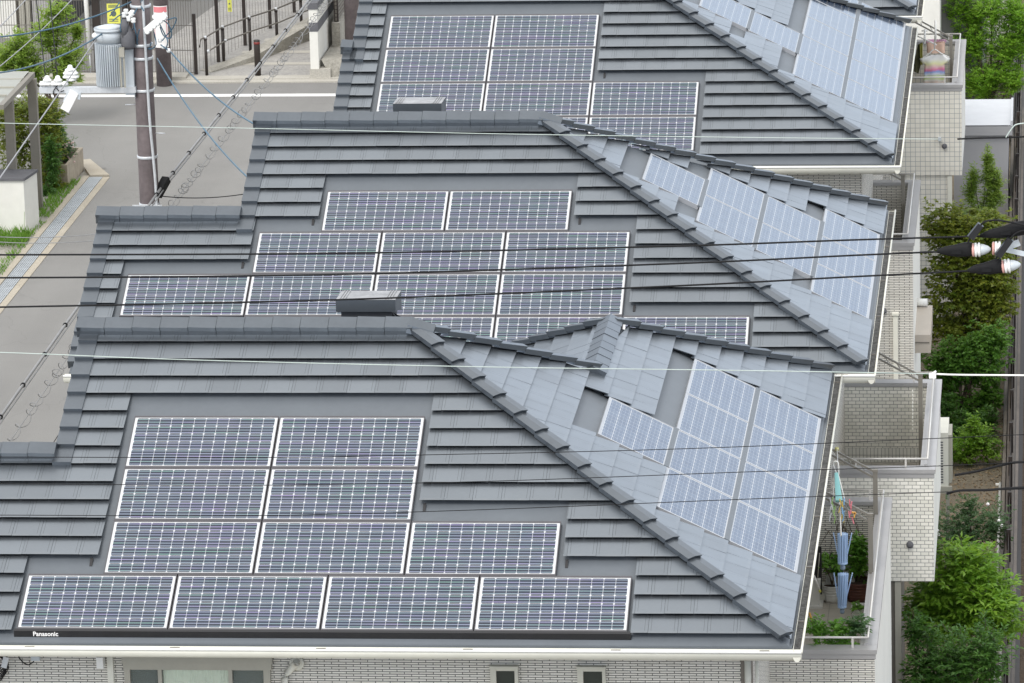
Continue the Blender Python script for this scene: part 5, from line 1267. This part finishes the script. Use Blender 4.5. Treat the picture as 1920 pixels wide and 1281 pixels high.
# hanging folding dryers on a rod from the laundry arms
LY=6.9
rod=empty('laundry_rod',atY(1568,870,LY),'pale rod hung with pegs at the top of the drying gear','laundry rod')
a,c=atY(1569,842,9.5),atY(1577,1005,6.3)
b=MB(); b.tube([a,c],.009,8); b.build('rod',M['alu_lt'],rod)
b=MB(); b.lathe([(.02,-.02),(.026,0),(.02,.02)],a,8); b.build('end_cap',plain('rod_end',(.62,.60,.25),.4),rod)
def dryer(label,top,bot,r0,r1,mat,Y,arms=True):
    p,q=atY(*top,Y),atY(*bot,Y); o=empty('folding_dryer',p,label,'clothes dryer','folded dryers hanging on the balcony')
    b=MB(); n=12
    ax=(q-p)
    for k in range(n):
        a=2*math.pi*k/n; e=Vector((math.cos(a),math.sin(a),0))
        b.prism([(-.009,-.006),(.009,-.006),(.009,.006),(-.009,.006)],p+e*r0,q+e*r1)
    b.lathe([(r1*.6,0),(r1*1.15,.01),(r1*1.15,.03),(r1*.6,.045)],q-Vector((0,0,.03)),14); b.build('rib',M[mat],o)
    b=MB(); b.lathe([(r1*.5,0),(r1*.62,.02),(r1*.5,.06)],q-Vector((0,0,.09)),12); b.build('hub',plain('hub_blue',(.20,.26,.34),.5),o)
    b=MB()
    if arms:
        for sx in (-1,1): b.prism([(-.012,-.006),(.012,-.006),(.012,.006),(-.012,.006)],p+Vector((sx*(r0+.05),0,.01)),q+Vector((sx*r1*1.1,0,.1)))
        b.build('open_arm',M[mat],o)
    b=MB(); b.lathe([(r0*.5,0),(r0*.85,-(p.z-q.z)*.96)][::-1] if False else [(r1*.6,-(p.z-q.z)),(r0*.72,0)],p,14); b.build('core',M['hangerblue'],o)
    return o
dryer('blue folded dryer, lowest of the hanging stack on the near balcony',(1581,1076),(1579,1136),.055,.045,'hangerblue',6.2)
dryer('blue folded dryer in the middle of the hanging stack',(1580,1001),(1580,1054),.055,.05,'hangerblue',6.6)
pk=empty('peg_hanger',atY(1572,950,7.0),'teal hanger with coloured pegs above the blue dryers','peg hanger')
b=MB(); p_,q_=atY(1568,887,7.4),atY(1573,940,7.1); b.prism([(-.02,-.01),(.02,-.01),(.02,.01),(-.02,.01)],p_,q_,scale1=2.0); b.build('teal_frame',M['teal'],pk)
b=MB(); e_=atY(1567,865,7.4); b.tube(smooth([p_,e_+Vector((-.03,0,-.03)),e_,e_+Vector((.03,0,-.03)),p_+Vector((.03,0,-.02))]),.008,6); b.tube([p_+Vector((-.02,0,0)),q_+Vector((-.07,0,0))],.006,5); b.tube([p_+Vector((.02,0,0)),q_+Vector((.07,0,0))],.006,5); b.build('hook',M['white'],pk)
cols={'peg_green':(.35,.55,.18),'peg_yellow':(.75,.55,.12),'peg_blue':(.25,.48,.75),'peg_red':(.70,.20,.24),'peg_white':(.75,.75,.75)}
rr=random.Random(4)
for j,(nm,cc) in enumerate(cols.items()):
    b=MB()
    for k in range(5):
        q=atY((1564,1576,1583,1594,1560)[j]+rr.uniform(-4,4),935+k*8+rr.uniform(-3,3),7.0+rr.uniform(-.06,.06)); d_=Vector((rr.uniform(-.02,.02),0,-.06)); b.prism([(-.012,-.006),(.012,-.006),(.012,.006),(-.012,.006)],q,q+d_*1.3)
    b.build('peg',plain(nm,cc,.5),pk)
b=MB(); q=atY(1597,960,7.0); b.prism([(-.012,-.008),(.012,-.008),(.012,.008),(-.012,.008)],q,q+Vector((.05,0,-.02))); q=atY(1603,960,7.0); b.prism([(-.012,-.008),(.012,-.008),(.012,.008),(-.012,.008)],q,q+Vector((-.01,0,-.07))); b.build('large_peg',plain('peg_orange',(.72,.38,.08),.5),pk)
# chains hanging on the middle house balcony post
ch=empty('hanging_chain',atY(1712,740,14.0),'pale plastic chain strip hanging beside the balcony post of middle house','chain')
b=MB()
for py in range(735,812,7):
    q=atY(1711,py,13.95); b.lathe([(.006,-.028),(.011,0),(.006,.028)],q,6)
b.build('link',M['cream'],ch)

# ------------------------------------------------------------------ laundry on the rear balcony
LY=36.6
def cloth(name,label,pts,mat,Y=LY,group='laundry on the rear balcony',thick=.03,fold=.02):
    """hanging cloth: outline in its own vertical plane, folded and thick"""
    o=empty(name,atY(pts[0][0],pts[0][1],Y),label,'clothing',group)
    P3=[atY(x,y,Y) for x,y in pts]; zmax=max(p.z for p in P3); zmin=min(p.z for p in P3)
    b=MB(); rows=16; colsn=10
    # rows of the outline between its left and right edges
    def span(z):
        xs=[]
        for p,q in zip(P3,P3[1:]+P3[:1]):
            if (p.z-z)*(q.z-z)<=0 and abs(p.z-q.z)>1e-6: xs.append(p.x+(q.x-p.x)*(z-p.z)/(q.z-p.z))
        return (min(xs),max(xs)) if len(xs)>1 else None
    g=[]
    for r in range(rows+1):
        z=zmax-.002-(zmax-zmin-.004)*r/rows; s=span(z)
        if s: g.append((z,s))
    for side in (-1,1):
        vs=[]; 
        for (z,(l,rr_)) in g:
            for k in range(colsn+1):
                t=k/colsn; e=math.sin(math.pi*t)**.5
                vs.append((l+(rr_-l)*t,Y+side*thick*.5*e+fold*math.sin(t*9+z*6)*e,z))
        fs=[(i*(colsn+1)+k,i*(colsn+1)+k+1,(i+1)*(colsn+1)+k+1,(i+1)*(colsn+1)+k) for i in range(len(g)-1) for k in range(colsn)]
        uv0=len(b.f); b.mesh(vs,fs,True)
    b.build('fabric',mat,o); return o
def dyemat():
    mt,nt,bs=newmat('tie_dye'); g=G(nt); tc=g.n('ShaderNodeTexCoord'); s=g.n('ShaderNodeSeparateXYZ'); g.l(tc.outputs['Generated'],s.inputs[0])
    f=g.m('ADD',s.outputs[2],g.m('MULTIPLY',g.m('SUBTRACT',g.noise(6,3,tc.outputs['Object']),.5),.22))
    r=g.n('ShaderNodeValToRGB'); g.l(f,r.inputs[0]); el=r.color_ramp.elements
    st=[(0,(.72,.42,.28)),(.12,(.78,.76,.72)),(.22,(.55,.72,.20)),(.34,(.70,.74,.85)),(.42,(.28,.42,.78)),(.50,(.80,.22,.38)),(.58,(.82,.55,.55)),(.70,(.82,.80,.45)),(.85,(.82,.82,.78)),(1,(.85,.85,.85))]
    el[0].position,el[0].color=st[0][0],(*st[0][1],1); el[1].position,el[1].color=st[-1][0],(*st[-1][1],1)
    for p,c in st[1:-1]:
        e=el.new(p); e.color=(*c,1)
    g.l(r.outputs[0],bs.inputs['Base Color']); bs.inputs['Roughness'].default_value=.9; return mt
ts=cloth('tie_dye_shirt','rainbow tie-dye T-shirt on a white hanger over the rear balcony rail',[(1748,103),(1770,103),(1782,110),(1776,120),(1771,118),(1773,158),(1731,158),(1734,118),(1729,120),(1724,110)],dyemat(),LY-.3)
b=MB(); q=atY(1755,88,LY-.3); b.tube(smooth([atY(x,y,LY-.3) for x,y in ((1729,110),(1742,101),(1752,93),(1766,101),(1780,108))]),.010,6); b.tube([atY(1752,94,LY-.3),atY(1754,40,LY-.3)],.012,6); b.build('hanger',M['white'],ts)
cloth('dark_garment','black and olive striped garment hanging left of the tie-dye shirt',[(1721,82),(1728,80),(1727,120),(1722,138),(1713,136),(1715,110)],plain('olive_cloth',(.06,.06,.025),.9,amp=.4,scale=9),LY-.2)
cloth('olive_strip','thin olive strip of cloth hanging beside the dark garment',[(1724,82),(1730,80),(1730,122),(1726,122)],plain('olive_light',(.26,.25,.05),.9),LY-.26)
cloth('white_shirt','white shirt with navy hem half hidden by the gutter',[(1705,70),(1718,72),(1716,120),(1704,124)],plain('shirt_white',(.74,.78,.84),.9),LY-.1)
cloth('navy_hem','navy cloth below the white shirt beside the gutter',[(1704,118),(1716,114),(1715,124),(1706,126)],plain('navy',(.02,.035,.09),.9),LY-.14)
cloth('peach_towel','peach towel hanging behind the tie-dye shirt',[(1737,80),(1772,78),(1772,100),(1738,100)],plain('peach',(.66,.46,.36),.9),LY+.2)
cloth('pink_cloth','pink and violet cloth along the far balcony rail',[(1736,74),(1775,74),(1774,80),(1737,81)],plain('pinkcloth',(.72,.42,.58),.9,amp=.2,scale=8),LY+.5)
hk=empty('laundry_pole',atY(1754,60,LY),'white laundry pole standing up with hooks over the rear balcony','laundry pole')
b=MB(); b.tube([atY(1754,38,LY-.32),atY(1754,78,LY-.32)],.018,8); b.build('upright',M['white'],hk); b=MB(); b.tube([atY(1734,55,LY),atY(1734,82,LY)],.018,8); b.build('upright',M['white'],hk)
b=MB(); b.tube([atY(1728,58,LY),atY(1740,58,LY)],.012,6); b.tube([atY(1716,66,LY),atY(1756,84,LY-.3)],.012,6); b.build('cross_bar',M['white'],hk)

# ------------------------------------------------------------------ sky, sun, look
wd=bpy.data.worlds.new('World'); scene.world=wd; wd.use_nodes=True; nt=wd.node_tree; g=G(nt)
sky=g.n('ShaderNodeTexSky'); sky.sky_type='NISHITA'; sky.sun_disc=False; sky.sun_elevation=R(50); SUNAZ=200; sky.sun_rotation=R(SUNAZ); sky.air_density=1.0; sky.dust_density=3.0; sky.ozone_density=1.0; sky.altitude=50
hs=g.n('ShaderNodeHueSaturation'); hs.inputs['Saturation'].default_value=.8; g.l(sky.outputs[0],hs.inputs['Color'])
# bright overcast: cloud sheet over most of the Nishita sky
dirn=g.n('ShaderNodeTexCoord').outputs['Generated']
cl_=g.ramp(g.noise(2.2,5,dirn,.6),.30,.62)
cov=g.m('ADD',.55,g.m('MULTIPLY',cl_,.4))
sz=g.n('ShaderNodeSeparateXYZ'); g.l(dirn,sz.inputs[0])
low=g.ramp(sz.outputs[2],.55,.02)
ccol=g.mix(low,(7.8,7.75,7.6),(5.9,7.1,8.9))
skc=g.mix(cov,hs.outputs[0],ccol)
bg=nt.nodes['Background']; g.l(skc,bg.inputs[0]); bg.inputs[1].default_value=.13
sl=bpy.data.lights.new('sun','SUN'); so_=bpy.data.objects.new('sun',sl); COL.objects.link(so_); sl.energy=1.25; sl.angle=R(22); sl.color=(1,.97,.93)
az=R(SUNAZ); el=R(50)
dirv=Vector((math.sin(az)*math.cos(el),math.cos(az)*math.cos(el),math.sin(el)))
so_.rotation_euler=(-dirv).to_track_quat('-Z','Y').to_euler()
vs_=scene.view_settings; vs_.view_transform='Standard'; vs_.look='None'; vs_.gamma=1; vs_.exposure=0.68
scene.cycles.use_denoising=True; scene.cycles.max_bounces=6; scene.cycles.transparent_max_bounces=8
